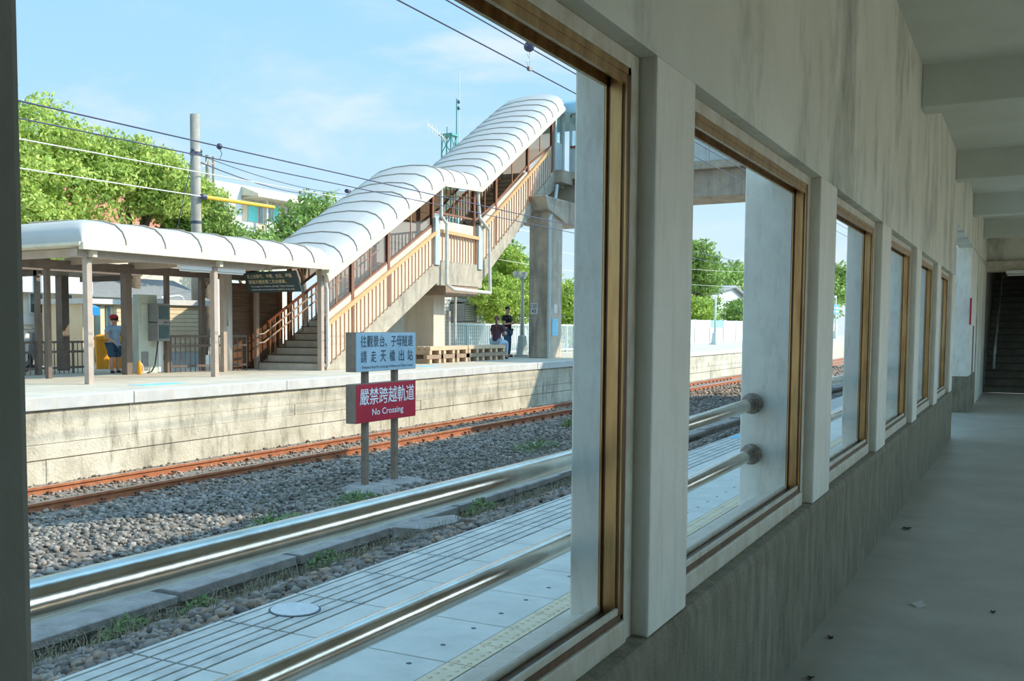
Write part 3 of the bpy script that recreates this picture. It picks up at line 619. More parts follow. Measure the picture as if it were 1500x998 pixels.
# =================================================================== NO CROSSING SIGN
sg = thing('warning_sign', (-7.45, 11.95, -0.75), 'two-board trackside sign, pale blue above red, on two brown posts', 'sign')
for y in (11.53, 12.28):
    MB().bar((-7.48, y, -0.85), (-7.48, y, 1.2), 0.075, 0.075, (0, 1, 0)).build('post', 'signpost', sg)
for z0, z1, fm in ((0.885, 1.40, 'signpale'), (0.215, 0.725, 'signred')):
    bx_ = B(-7.56, -7.405, 11.20, 12.73, z0, z1).build('board', 'signbox', sg, label='pale blue board' if fm == 'signpale' else 'red board')
    B(-7.41, -7.400, 11.205, 12.725, z0 + 0.004, z1 - 0.004).build('face', fm, bx_)
    if fm == 'signpale':
        text('往觀景台、子母隧道', 0.155, (-7.40, 11.31, 1.205), (0, 1, 0), (0, 0, 1), 'darktext', bx_, width=1.33, bold=0.004)
        for i, ch in enumerate('請走天橋出站'):
            text(ch, 0.155, (-7.40, 11.31 + 0.238 * i, 1.005), (0, 1, 0), (0, 0, 1), 'darktext', bx_, width=0.14, bold=0.004)
        text('Overpass Road for Landscape Platform and Zihmu Tunnel', 0.05, (-7.40, 11.33, 0.915), (0, 1, 0), (0, 0, 1), 'darktext', bx_, width=1.30)
    else:
        text('嚴禁跨越軌道', 0.225, (-7.40, 11.28, 0.445), (0, 1, 0), (0, 0, 1), 'whitetext', bx_, width=1.40, bold=0.008)
        text('No Crossing', 0.115, (-7.40, 11.58, 0.275), (0, 1, 0), (0, 0, 1), 'whitetext', bx_, width=0.80, bold=0.012)
for y, lab in ((11.5, 'flat grey footing stone at the nearer sign post'), (12.3, 'flat grey footing stone at the farther sign post')):
    mb = MB().lathe([(0.40, 0), (0.42, 0.06), (0.30, 0.11)], (-7.35, y, gz(-7.35, y) - 0.05), 'z', 9); mb.v = [(-7.35 + (v[0] + 7.35) * (1 + 0.2 * math.sin(5 * v[1])), v[1], v[2]) for v in mb.v]
    tag(mb.build('footing_stone', 'trough', at=(-7.35, y, gz(-7.35, y))), lab, 'stone')
# =================================================================== FAR PLATFORM
PZ = 0.42
fp = sthing('far_platform', (-15, 20, PZ), 'sunlit far platform with white coping and old block face', 'platform')
B(-60, -12.62, -12, 170, -1.2, PZ).build('platform_body', 'plat_top', fp)
# coping band and block courses, each stone its own piece
y = 0.0; rr = random.Random(5)
while y < 80:
    l = 4.1; B(-12.75, -12.47 + rr.uniform(-0.006, 0.006), y + 0.008, y + l - 0.008, 0.235, PZ + 0.012).build('coping_stone', 'coping', fp, bevel=0.012); y += l
for z0, z1, L in ((-0.06, 0.228, 6.0), (-0.277, -0.064, 4.2), (-0.506, -0.281, 5.3), (-1.0, -0.522, 4.6)):
    y = rr.uniform(0, 1.5)
    while y < 76:
        l = L * rr.uniform(0.75, 1.2); dx = rr.uniform(-0.012, 0.015); tz = rr.uniform(-0.006, 0.006)
        B(-12.75, -12.515 + dx, y + 0.002, y + l - 0.002, z0 + tz * 0.4, z1 + tz * 0.4).build('wall_block', 'block', fp, bevel=0.005); y += l
# stacked rubbish in a gap of the wall
# blue floor markings
for (x, y, lab) in ((-13.6, 13.6, 'blue painted marking on the far platform below the left canopy'), (-13.9, 24.2, 'faded blue painted marking on the far platform by the stairs')):
    tag(B(x - 0.35, x + 0.1, y, y + 1.1, PZ, PZ + 0.004).build('painted_marking', 'bluepaint'), lab, 'marking')
# =================================================================== LEFT CANOPY
PROF = [(0, 0), (0.02, 0.13), (0.10, 0.28), (0.28, 0.42), (0.6, 0.51), (1.2, 0.56)]
def fr(d):
    for (a, za), (b, zb) in zip(PROF, PROF[1:]):
        if d <= b: return za + (zb - za) * max(0, (d - a)) / (b - a)
    return PROF[-1][1] + 0.03 * min(1, d - 1.2)
cn = thing('platform_canopy', (-16.5, 17, PZ), 'white barrel-edged platform canopy on slim taupe posts left of the stairs', 'canopy')
XF = -14.62; YE = 13.2; ZE = 2.97
ds = [0, 0.02, 0.05, 0.1, 0.18, 0.28, 0.42, 0.6, 0.9, 1.2, 1.8, 2.3, 2.75]
seams = [13.2, 14.3, 15.35, 16.4, 17.45, 18.5, 19.5, 20.35, 20.98]
for a, b in zip(seams, seams[1:]):
    ys = [a, b] if a > YE + 0.01 else [YE + d for d in ds[:9]] + [b]
    m_ = MB(); nx = len(ds)
    top = [(XF - d, y, ZE + fr(min(d, y - YE))) for y in ys for d in ds]; bot = [(x, y, z - 0.03) for x, y, z in top]
    n_ = len(top); q = [(j * nx + i, j * nx + i + 1, (j + 1) * nx + i + 1, (j + 1) * nx + i) for j in range(len(ys) - 1) for i in range(nx - 1)]
    m_.add(top, q); m_.add(bot, [tuple(reversed(f)) for f in q])
    m_.build('roof_panel', 'canopy', cn, smooth=True)
    if a > YE + 0.01:
        rb = [(XF + 0.012 - d, a, ZE + fr(d) + 0.014) for d in ds]; mm = MB(); mm.tube(rb, 0.016, 5); mm.build('roof_rib', 'rib', cn)
B(XF - 0.02, XF + 0.10, YE - 0.05, 20.98, ZE - 0.10, ZE + 0.03).build('gutter', 'fascia', cn)
B(XF - 2.75, XF + 0.05, YE - 0.10, YE + 0.0, ZE - 0.03, ZE + 0.03).build('end_fascia', 'fascia', cn)
B(XF - 0.3, XF - 0.12, YE, 18.6, ZE - 0.22, ZE - 0.08).build('edge_beam', 'taupe', cn)
B(XF - 2.7, XF - 0.02, YE, 20.95, ZE - 0.04, ZE - 0.015).build('soffit', 'fascia', cn)
for X in (-17.2,): B(X - 0.09, X + 0.09, YE, 20.9, ZE - 0.30, ZE - 0.12).build('edge_beam', 'darksteel', cn)
for y in (13.52, 15.2, 17.0, 18.8):
    MB().prism([(-14.75, ZE - 0.06), (-17.3, ZE - 0.06), (-17.3, ZE - 0.2), (-14.75, ZE - 0.2)], 'y', y - 0.05, y + 0.05).build('cross_beam', 'taupe', cn)
for y in (13.52, 17.0, 20.9):
    p_ = B(-14.9, -14.78, y - 0.06, y + 0.06, PZ, ZE - 0.1).build('post', 'taupe', cn)
    B(-14.95, -14.62, y - 0.05, y + 0.05, ZE - 0.22, ZE - 0.1).build('bracket', 'fascia', p_)
for y, w in ((14.6, 0.05), (16.78, 0.085), (18.05, 0.05), (19.25, 0.06)):
    B(-17.2 - w, -17.2 + w, y - w, y + w, PZ, ZE - 0.1).build('post', 'postdark', cn)
rs = thing('rear_shelter', (-19.5, 15.5, PZ), 'low dark flat-roofed shelter behind the left end of the canopy', 'shelter')
B(-20.4, -18.5, 11.5, 18.6, 2.72, 2.84).build('roof', 'postdark', rs)
for x, y, w in ((-18.7, 13.0, 0.05), (-18.7, 15.6, 0.05), (-18.7, 18.3, 0.06), (-20.2, 15.0, 0.05), (-20.2, 17.6, 0.11)):
    B(x - w, x + w, y - w, y + w, PZ, 2.72).build('post', 'postdark', rs)
for y in (13.0, 15.6, 18.3): B(-20.3, -18.6, y - 0.05, y + 0.05, 2.6, 2.72).build('cross_beam', 'darksteel', rs)
for y, lab in ((15.95, 'white tube light under the left canopy, left one'), (17.05, 'white tube light under the left canopy, right one')):
    l_ = thing('tube_light', (-14.85, y + 0.5, ZE - 0.3), lab, 'light', 'tube lights under the far canopy')
    B(-14.90, -14.80, y, y + 0.95, ZE - 0.31, ZE - 0.22).build('body', 'plastic_white', l_)
    MB().tube([(-14.85, y + 0.03, ZE - 0.33), (-14.85, y + 0.92, ZE - 0.33)], 0.02, 8).build('tube', 'lens', l_)
# ------------------------------------------------------------------ railings under the canopy
def rail_fence(x0, y0, x1, y1, h, label, m='darksteel', sp_=0.13, double=True):
    t = thing('railing', ((x0 + x1) / 2, (y0 + y1) / 2, PZ), label, 'railing')
    L = math.hypot(x1 - x0, y1 - y0); n = max(2, int(L / sp_)); P_ = lambda k: (x0 + (x1 - x0) * k, y0 + (y1 - y0) * k)
    for z in ([h, h - 0.22, 0.14] if double else [h, 0.12]):
        MB().bar((x0, y0, PZ + z), (x1, y1, PZ + z), 0.04, 0.05).build('rail', m, t)
    for i in range(n + 1):
        a = P_(i / n); main = i % 12 == 0
        MB().tube([(a[0], a[1], PZ), (a[0], a[1], PZ + h)], 0.03 if main else 0.012, 6).build('post' if main else 'baluster', m, t)
    return t
rail_fence(-18.75, 13.4, -18.75, 17.15, 0.72, 'dark brown railing under the canopy behind the parked scooter')
rail_fence(-17.15, 18.1, -16.6, 20.2, 0.84, 'dark brown railing in front of the cream shed')
# gantry board with two grey machines
cb_ = thing('card_reader_stand', (-17.3, 17.6, PZ), 'pale green board with two grey card readers under the canopy', 'machine')
B(-17.45, -17.28, 17.22, 17.82, PZ, 2.22).build('board', 'cabinet', cb_, bevel=0.01)
for z in (1.60, 1.16):
    b_ = B(-17.30, -16.98, 17.52, 17.92, z, z + 0.42).build('reader', 'plastic_grey', cb_, bevel=0.01); B(-16.99, -16.97, 17.56, 17.88, z + 0.06, z + 0.36).build('screen', 'darkglass', b_)
B(-17.30, -17.26, 17.28, 17.50, 1.55, 2.0).build('hatch', 'cabinet', cb_, bevel=0.01)
B(-17.30, -17.26, 17.30, 17.50, PZ + 0.08, PZ + 0.5).build('hatch', 'plastic_grey', cb_)
MB().tube([(-17.2, 17.75, 1.16), (-17.15, 17.66, 0.95), (-17.18, 17.62, 0.6), (-17.22, 17.55, 0.46), (-17.2, 17.4, 0.44)], 0.018, 6).build('cable', 'darktext', cb_)
bn = thing('poster_stand', (-17.3, 18.0, PZ), 'white standing poster with green print beside the card readers', 'poster')
B(-17.34, -17.28, 17.84, 18.20, PZ + 0.02, 1.25).build('panel', 'plastic_white', bn)
MB().lathe([(0.13, 0), (0.13, 0.006)], (-17.278, 18.12, PZ + 0.35), 'x', 18).build('print', 'green', bn)
B(-17.279, -17.274, 18.02, 18.2, 1.12, 1.25).build('print', 'green', bn)
# cream shed with white coping
sh = thing('cream_shed', (-19.3, 20.6, PZ), 'low cream shed with a white coping behind the brown railing', 'shed')
B(-20.4, -19.0, 19.92, 21.35, 0.82, 2.05).build('wall', 'cream', sh)
for i in range(11):
    B(-19.0, -18.985, 19.93, 21.34, 0.84 + 0.11 * i, 0.84 + 0.11 * i + 0.098).build('board', 'cream', sh)
B(-20.4, -18.97, 19.9, 21.37, PZ, 0.82).build('base', 'greywall', sh); B(-20.5, -18.9, 19.85, 21.45, 2.05, 2.19).build('coping', 'whitewall', sh)
MB().tube([(-19.2, 19.95, 2.25), (-19.2, 20.6, 2.32), (-19.2, 20.75, 2.28), (-19.2, 20.8, 2.19)], 0.02, 6).build('pipe', 'whitepipe', sh)
# cream building with white fascia and windows, far left
lb = thing('station_annex', (-25.5, 18, PZ), 'cream annex building with white fascia and green window behind the left canopy', 'building')
B(-26.5, -24.0, 12, 21.75, PZ, 2.5).build('wall', 'creamlight', lb); B(-26.8, -23.7, 11.8, 21.8, 2.45, 2.95).build('fascia', 'whitewall', lb)
B(-24.0, -23.97, 12, 21.75, 1.55, 1.85).build('band', 'whitewall', lb)
for a, b in ((20.70, 21.22), (19.75, 20.15), (18.4, 19.0)):
    f_ = B(-24.02, -23.95, a - 0.06, b + 0.06, 1.84, 2.46).build('window', 'whitewall', lb); B(-23.955, -23.94, a, b, 1.9, 2.42).build('pane', 'darkglass', f_)
vn = MB()
for k in range(260):
    u = random.random(); yy = 21.3 + 0.25 * math.sin(u * 9) + random.uniform(-0.12, 0.12); zz = PZ + u * 1.8; s = random.uniform(0.02, 0.05)
    vn.add([(-23.93, yy - s, zz), (-23.90, yy, zz - s), (-23.93, yy + s, zz), (-23.88, yy, zz + s)], [(0, 1, 2, 3)])
tag(vn.build('creeper', 'leaf_c', at=(-23.9, 21.3, PZ)), 'thin creeper climbing the cream annex wall', 'plant')
bs = thing('striped_shed', (-23, 21, PZ), 'tan boarded shed with two dark doors behind the left canopy', 'shed')
B(-23.6, -22.0, 19.85, 23.5, PZ, 2.12).build('wall', 'cream', bs); B(-23.8, -21.85, 19.75, 23.6, 2.12, 2.26).build('roof', 'whitewall', bs)
for i in range(14): B(-22.0, -21.985, 20.95, 23.45, 0.45 + 0.12 * i, 0.45 + 0.12 * i + 0.108).build('board', 'cream', bs)
for a, b in ((20.26, 20.46), (20.66, 20.84)): B(-22.0, -21.975, a, b, PZ + 0.1, 2.07).build('door', 'darkglass', bs)
mr_ = thing('metal_roof_shed', (-28, 27, PZ), 'grey shed with a dark metal roof glimpsed under the canopy', 'shed')
B(-30, -27, 24.5, 30, PZ, 2.6).build('wall', 'greywall', mr_); MB().prism([(-26.6, 2.5), (-28.5, 3.3), (-30.4, 2.5)], 'y', 24.2, 30.3).build('roof', 'plastic_grey', mr_)
bl = thing('blue_lamp_box', (-21.9, 19.95, 2.0), 'bright blue box lamp on the corner of the tan shed', 'lamp')
MB().prism([(-21.9, 1.86), (-21.62, 1.80), (-21.62, 2.02), (-21.9, 2.10)], 'y', 19.86, 20.12).build('box', 'blueplastic', bl); B(-21.96, -21.9, 19.9, 20.06, 1.85, 2.1).build('bracket', 'plastic_grey', bl)
for (x, y, lab) in ((-20.2, 18.85, 'orange bin behind the railing, left one'), (-20.2, 19.3, 'orange bin behind the railing, right one')):
    b_ = thing('bin', (x, y, PZ), lab, 'bin', 'orange bins'); MB().lathe([(0.16, 0), (0.2, 0.75)], (x, y, PZ), 'z', 12).build('body', 'orange', b_); MB().lathe([(0.22, 0.75), (0.2, 0.83), (0.08, 0.88)], (x, y, PZ), 'z', 12).build('lid', 'orange', b_)
ex = thing('fire_extinguisher', (-17.05, 16.95, PZ), 'orange extinguisher with hose at the foot of a canopy post', 'extinguisher')
MB().lathe([(0.05, 0), (0.06, 0.02), (0.06, 0.22), (0.02, 0.3)], (-17.03, 16.98, PZ), 'z', 12).build('cylinder', 'orange', ex, smooth=True)
MB().tube([(-17.03, 16.98, PZ + 0.3), (-17.0, 17.05, PZ + 0.2), (-17.0, 17.08, PZ + 0.02)], 0.012, 6).build('hose', 'plastic_white', ex)
# scooters parked behind
def scooter(x, y, label, body):
    t = thing('scooter', (x, y, PZ), label, 'scooter', 'parked scooters')
    for dy in (-0.6, 0.6):
        w_ = MB().lathe([(0.20, -0.05), (0.25, -0.03), (0.25, 0.03), (0.20, 0.05)], (x, y + dy, PZ + 0.25), 'x', 16).build('wheel', 'shoe', t); MB().lathe([(0.12, -0.055), (0.12, 0.055)], (x, y + dy, PZ + 0.25), 'x', 12).build('hub', 'plastic_grey', w_)
    MB().prism([(y - 0.75, PZ + 0.5), (y - 0.55, PZ + 0.75), (y + 0.05, PZ + 0.72), (y + 0.12, PZ + 0.32), (y + 0.42, PZ + 0.30), (y + 0.55, PZ + 0.95), (y + 0.68, PZ + 0.9), (y + 0.60, PZ + 0.25), (y - 0.1, PZ + 0.2), (y - 0.4, PZ + 0.32)], 'x', x - 0.15, x + 0.15).build('body', body, t, bevel=0.03)
    B(x - 0.16, x + 0.16, y - 0.6, y + 0.0, PZ + 0.73, PZ + 0.80).build('seat', 'shoe', t, bevel=0.03)
    MB().tube([(x - 0.32, y + 0.42, PZ + 1.02), (x, y + 0.55, PZ + 1.0), (x + 0.32, y + 0.42, PZ + 1.02)], 0.018, 8).build('handlebar', 'plastic_grey', t)
    MB().sphere((x, y + 0.66, PZ + 0.86), (0.08, 0.05, 0.07)).build('headlamp', 'lens', t)
    B(x - 0.15, x + 0.15, y - 0.95, y - 0.68, PZ + 0.78, PZ + 1.06).build('rear_box', 'plastic_white', t, bevel=0.02)
scooter(-20.3, 15.9, 'scooter with white box parked behind the left railing', 'plastic_white')
scooter(-21.0, 16.7, 'dark blue scooter parked beside the white-boxed one', 'plastic_grey')
# =================================================================== OVERPASS STAIRS
os_ = thing('overpass_stairs', (-15.9, 24, PZ), 'covered footbridge stairs with white barrel roof and tan railings', 'stairs')
XA, XB = -14.84, -17.0          # front and rear faces
def edge(path, y):
    for (a, za), (b, zb) in zip(path, path[1:]):
        if y <= b: return za + (zb - za) * (y - a) / (b - a)
    return path[-1][1]
EAVE = [(20.9, 2.72), (26.8, 5.70), (29.2, 5.80), (35.85, 9.46)]
# steps
n1 = 16
for i in range(n1):
    ya = 21.0 + 0.365 * i; z1 = PZ + 0.182 * (i + 1)
    s_ = B(XB + 0.15, XA - 0.12, ya, ya + 0.40, max(PZ, z1 - 0.5), z1 - 0.02).build('step', 'step', os_); B(XB + 0.15, XA - 0.12, ya - 0.02, ya + 0.40, z1 - 0.02, z1).build('tread', 'nosing', s_)
ZL = PZ + 0.182 * n1
B(XB, XA - 0.02, 26.75, 29.7, ZL - 0.35, ZL).build('landing_slab', 'stringer', os_)
for i in range(19):
    ya = 29.6 + 0.31 * i; z1 = ZL + 0.19 * (i + 1)
    s_ = B(XB + 0.15, XA - 0.12, ya, ya + 0.34, z1 - 0.5, z1 - 0.02).build('step', 'step', os_); B(XB + 0.15, XA - 0.12, ya - 0.02, ya + 0.34, z1 - 0.02, z1).build('tread', 'nosing', s_)
# concrete stringers both sides
for X0, X1 in ((XA - 0.14, XA), (XB, XB + 0.14)):
    MB().prism([(21.15, PZ), (22.1, PZ), (26.75, 2.78), (26.75, 3.42), (21.15, 0.50)], 'x', X0, X1).build('stringer', 'stringer', os_, bevel=0.01)
    B(X0, X1, 26.75, 29.7, 2.72, 3.45).build('stringer', 'stringer', os_, bevel=0.01)
    MB().prism([(29.7, 2.95), (33.9, 5.72), (35.5, 6.45), (35.5, 7.15), (29.7, 3.55)], 'x', X0, X1).build('stringer', 'stringer', os_, bevel=0.01)
MB().prism([(22.1, PZ), (26.75, 2.785), (26.75, 2.93), (21.9, PZ)], 'x', XB + 0.16, XA - 0.16).build('soffit', 'stringer', os_)
MB().prism([(29.7, 2.955), (33.9, 5.725), (35.5, 6.455), (35.5, 6.6), (29.7, 3.1)], 'x', XB + 0.16, XA - 0.16).build('soffit', 'stringer', os_)
# front parapet (pale) behind the railing, then railing
STT = [(21.2, 0.52), (26.75, 3.42), (29.7, 3.52), (35.5, 7.15)]
RAILT = [(21.15, 1.54), (26.62, 4.22), (29.7, 4.62), (34.9, 7.76)]
def seg(name, ya, yb, path_lo, dlo, path_hi, dhi, x0, x1, m, parent=None):
    return MB().prism([(ya, edge(path_lo, ya) + dlo), (yb, edge(path_lo, yb) + dlo), (yb, edge(path_hi, yb) + dhi), (ya, edge(path_hi, ya) + dhi)], 'x', x0, x1).build(name, m, parent or os_)
for ya, yb in ((21.3, 26.7), (29.75, 35.3)):
    seg('parapet', ya, yb, STT, -0.05, RAILT, 0.22, XA - 0.12, XA - 0.06, 'parapet')
B(XA - 0.12, XA - 0.06, 26.75, 29.65, 3.4, 4.62).build('parapet', 'parapet', os_)
def balusters(ya, yb, n, path_lo, path_hi, X, m, dlo=0.0, dhi=0.0, w=0.026):
    for i in range(n):
        y = ya + (yb - ya) * (i + 0.5) / n
        MB().bar((X, y, edge(path_lo, y) + dlo), (X, y, edge(path_hi, y) + dhi), w, w, (0, 1, 0)).build('baluster', m, os_)
balusters(21.25, 26.5, 28, STT, RAILT, XA + 0.02, 'brownlight')
balusters(26.95, 29.35, 13, [(26, 3.43), (30, 3.46)], [(26, 4.30), (30, 4.26)], XA + 0.02, 'brownlight')
balusters(29.85, 35.1, 28, STT, RAILT, XA + 0.02, 'brownlight')
MB().bar((XA + 0.03, 21.1, 1.53), (XA + 0.03, 26.65, 4.24), 0.06, 0.10).build('handrail', 'tanrail', os_)
MB().bar((XA + 0.03, 26.9, 4.30), (XA + 0.03, 29.4, 4.26), 0.06, 0.10).build('handrail', 'tanrail', os_)
MB().bar((XA + 0.03, 29.75, 4.64), (XA + 0.03, 35.0, 7.80), 0.06, 0.10).build('handrail', 'tanrail', os_)
for y in (26.72, 29.5): B(XA - 0.1, XA + 0.05, y - 0.14, y + 0.14, 3.3, 4.66).build('newel', 'greysteel', os_, bevel=0.01)
# posts, screens
POSTS = [21.0, 22.4, 24.16, 26.62, 29.25, 30.8, 33.3, 35.4]
for X in (XA - 0.09, XB + 0.08):
    for y in POSTS:
        z0 = PZ if y < 21.5 else edge(STT, y) - 0.1
        B(X - 0.045, X + 0.045, y - 0.06, y + 0.06, z0, edge(EAVE, y)).build('post', 'brown' if y > 21.5 else 'taupe', os_)
for X, mt in ((XA - 0.09, 'tint'), (XB + 0.08, 'tint')):
    for ya, yb in zip(POSTS[:-1], POSTS[1:]):
        if ya < 21.5 and X < -16: continue
        a, b = ya + 0.06, yb - 0.06
        lo = RAILT if not (26.6 < ya < 29) else [(26, 4.6), (30, 4.6)]
        pn = seg('screen', a, b, lo, 0.26, EAVE, -0.12, X - 0.006, X + 0.006, mt)
        # screen frame: bottom and middle rails, mid mullion
        for k in (0.24,):
            MB().bar((X, a, edge(lo, a) + k), (X, b, edge(lo, b) + k), 0.05, 0.06).build('screen_rail', 'brown', pn)
        MB().bar((X, a, edge(EAVE, a) - 0.30), (X, b, edge(EAVE, b) - 0.30), 0.04, 0.04).build('screen_rail', 'brownlight', pn)
        ym = (a + b) / 2; MB().bar((X, ym, edge(lo, ym) + 0.24), (X, ym, edge(EAVE, ym) - 0.1), 0.03, 0.03, (0, 1, 0)).build('mullion', 'brownlight', pn)
# rear railing seen through the screens
for ya, yb in ((21.3, 26.6), (26.9, 29.4), (29.8, 35.2)):
    MB().bar((XB + 0.2, ya, edge(RAILT, ya)), (XB + 0.2, yb, edge(RAILT, yb)), 0.06, 0.06).build('handrail', 'brown', os_)
    n = int((yb - ya) / 0.2)
    for i in range(n):
        y = ya + (yb - ya) * (i + 0.5) / n
        MB().bar((XB + 0.2, y, edge(STT, y)), (XB + 0.2, y, edge(RAILT, y)), 0.03, 0.03, (0, 1, 0)).build('baluster', 'brownlight', os_)
# steel inner handrails at the entrance
for d in (0.0, -0.22):
    MB().tube([(XB + 0.32, 20.75, 1.30 + d), (XB + 0.32, 21.0, 1.32 + d), (XB + 0.32, 26.5, 4.02 + d)], 0.022, 8).build('handrail', 'wirepale', os_, smooth=True)
# barrel roof panels with dark seams
RP = [(0.10, -0.16), (0.0, 0.0), (0.02, 0.13), (0.10, 0.27), (0.26, 0.40), (0.55, 0.50), (1.1, 0.55), (1.7, 0.53), (2.2, 0.44), (2.5, 0.28), (2.62, 0.10), (2.62, -0.05)]
RP = RP[1:]
seams = [20.95 + (26.8 - 20.95) * i / 9 for i in range(9)] + [26.8, 27.5, 28.3, 29.2] + [29.2 + (35.85 - 29.2) * i / 13 for i in range(1, 14)]
XR = -14.66
for a, b in zip(seams, seams[1:]):
    m_ = MB(); n = len(RP)
    top = [(XR - d, y, edge(EAVE, y) + z) for y in (a, b) for d, z in RP]; bot = [(x, y, z - 0.035) for x, y, z in top]
    q = [(i, i + 1, n + i + 1, n + i) for i in range(n - 1)]
    m_.add(top, q); m_.add(bot, q); m_.build('roof_panel', 'canopy', os_, smooth=True)
    MB().tube([(XR + 0.012 - d, a, edge(EAVE, a) + z + 0.012) for d, z in RP], 0.013, 5).build('roof_rib', 'rib', os_)
for (a, za), (b, zb) in zip(EAVE, EAVE[1:]):
    MB().bar((XR + 0.01, a, za - 0.06), (XR + 0.01, b, zb - 0.06), 0.10, 0.15).build('eave_fascia', 'fascia', os_)
# drainpipes at the landing
for pts in ([(XA + 0.1, 26.82, 5.6), (XA + 0.1, 26.82, 4.72), (XA + 0.16, 27.05, 4.5), (XA + 0.16, 27.05, 2.75), (XA + 0.2, 27.4, 2.62), (XA + 0.16, 29.95, 2.58)],
            [(XA + 0.1, 29.15, 5.7), (XA + 0.1, 29.3, 4.9), (XA + 0.16, 29.85, 4.55), (XA + 0.16, 29.95, 2.58)]):
    MB().tube(pts, 0.055, 8).build('drainpipe', 'whitepipe', os_)
MB().tube([(XA + 0.05, 20.98, 2.7), (XA + 0.05, 21.1, 2.4), (XA + 0.05, 21.12, 0.5)], 0.045, 8).build('drainpipe', 'whitepipe', os_)
# tan supporting pier below the landing
B(-16.5, -15.45, 27.65, 28.35, PZ, 2.75).build('support_pier', 'parapet', os_)
B(XB, XA, 27.3, 29.4, 2.45, 2.75).build('support_beam', 'wood_dark', os_)
MB().tube([(-15.75, 29.6, PZ), (-15.75, 29.6, 2.6)], 0.05, 8).build('drainpipe', 'whitepipe', os_)
MB().tube([(-15.72, 29.1, PZ), (-15.72, 29.1, 2.0)], 0.07, 8).build('drainpipe', 'coping', os_)
# entrance: plank wall, column, black sign
pw = thing('plank_screen', (-17.2, 21.2, PZ), 'brown plank wall beside the entrance of the covered stairs', 'screen')
for y in (20.15, 21.15, 22.3): B(-17.25, -17.13, y - 0.06, y + 0.06, PZ, 2.9).build('post', 'brown', pw)
for i in range(9):
    B(-17.24, -17.18, 20.2, 22.3, PZ + 0.05 + 0.235 * i, PZ + 0.05 + 0.235 * i + 0.230).build('plank', 'plank', pw)
B(-17.27, -17.245, 20.15, 22.3, PZ, 2.6).build('backing', 'nosing', pw)
cl_ = thing('round_column', (-16.75, 19.62, PZ), 'pale concrete column with a dark pipe at the stair entrance', 'column')
MB().lathe([(0.15, 0), (0.15, 2.5)], (-16.75, 19.62, PZ), 'z', 18).build('shaft', 'whitewall', cl_, smooth=True)
MB().tube([(-16.7, 19.4, 2.7), (-16.65, 19.45, 1.9), (-16.62, 19.48, 1.5)], 0.05, 8).build('pipe', 'plastic_grey', cl_)
B(-16.42, -16.3, 19.0, 19.12, PZ, 2.85).build('steel_post', 'taupe', cl_)
bs_ = thing('hanging_sign', (-15.7, 20.1, 2.6), 'tilted black direction sign with gold lettering over the stair entrance', 'sign')
A_ = Vector((-16.50, 19.95, 2.80)); Bv = Vector((-14.90, 19.95, 2.80)); dn = Vector((0, 0.26, -0.47))
nrm = (Bv - A_).cross(Vector((0, -0.26, 0.47))).normalized()
bb = MB(); cor = [A_ + dn, Bv + dn, Bv, A_]; bb.add(cor + [c - nrm * 0.05 for c in cor], [(0, 1, 2, 3), (7, 6, 5, 4), (0, 4, 5, 1), (1, 5, 6, 2), (2, 6, 7, 3), (3, 7, 4, 0)])
bd = bb.build('board', 'signblack', bs_)
ud = -dn.normalized(); xd = Vector((1, 0, 0)); o0 = A_ + dn
text('北上往新竹、中壢、台北、基隆', 0.105, o0 + ud * 0.385 + xd * 0.10, xd, ud, 'gold', bd, width=1.36, bold=0.005)
text('請過天橋至第二月台候車。', 0.105, o0 + ud * 0.235 + xd * 0.10, xd, ud, 'gold', bd, width=1.15, bold=0.005)
text('Passengers to Hsinchu, Jhongli, Taipei, Keelung', 0.05, o0 + ud * 0.135 + xd * 0.14, xd, ud, 'whitetext', bd, width=1.28)
text('please take the overpass to platform 2 to wait', 0.05, o0 + ud * 0.05 + xd * 0.12, xd, ud, 'whitetext', bd, width=1.30)
for x in (-16.2, -15.2): MB().tube([(x, 20.0, 2.88), (x, 20.0, 3.4)], 0.012, 6).build('hanger', 'darksteel', bs_)
# =================================================================== BRIDGE
br = thing('footbridge', (-8, 37.5, 6), 'concrete footbridge with glass sides crossing above the tracks', 'bridge')
B(-17.2, 3.0, 36.6, 38.9, 6.0, 6.92).build('girder', 'pier', br, bevel=0.02)
B(-17.3, 3.0, 36.3, 39.2, 6.92, 7.18).build('deck_edge', 'stringer', br, bevel=0.01)
for i in range(15):
    x = -14.6 + 1.25 * i
    B(x - 0.04, x + 0.04, 36.36, 36.44, 7.18, 9.25).build('post', 'greysteel', br); B(x - 0.04, x + 0.04, 39.06, 39.14, 7.18, 9.25).build('post', 'greysteel', br)
    for y in (36.4, 39.1):
        B(x + 0.05, x + 1.2, y - 0.01, y + 0.01, 8.12, 9.15).build('pane', 'clearpane', br); B(x + 0.05, x + 1.2, y - 0.02, y + 0.02, 7.2, 8.05).build('panel', 'greysteel', br)
for y in (36.4, 39.1):
    B(-14.6, 3, y - 0.04, y + 0.04, 8.04, 8.13).build('rail', 'brown', br); B(-14.6, 3, y - 0.04, y + 0.04, 9.15, 9.3).build('top_beam', 'greysteel', br)
rf = MB(); pr = [(36.15, 9.3), (36.2, 9.6), (36.6, 9.85), (37.4, 9.98), (38.2, 9.98), (39.0, 9.8), (39.3, 9.55), (39.35, 9.3)]
for i in range(10):
    m_ = MB(); a = -17 + 2 * i; n = len(pr)
    t_ = [(x, y, z) for x in (a + 0.01, a + 1.99) for y, z in pr]; q = [(k, k + 1, n + k + 1, n + k) for k in range(n - 1)]
    m_.add(t_, q); m_.add([(x, y, z - 0.04) for x, y, z in t_], q); m_.build('roof_panel', 'bluesheet', br, smooth=True)
B(-17.1, -14.5, 35.4, 36.4, 6.7, 7.15).build('landing_slab', 'stringer', br)
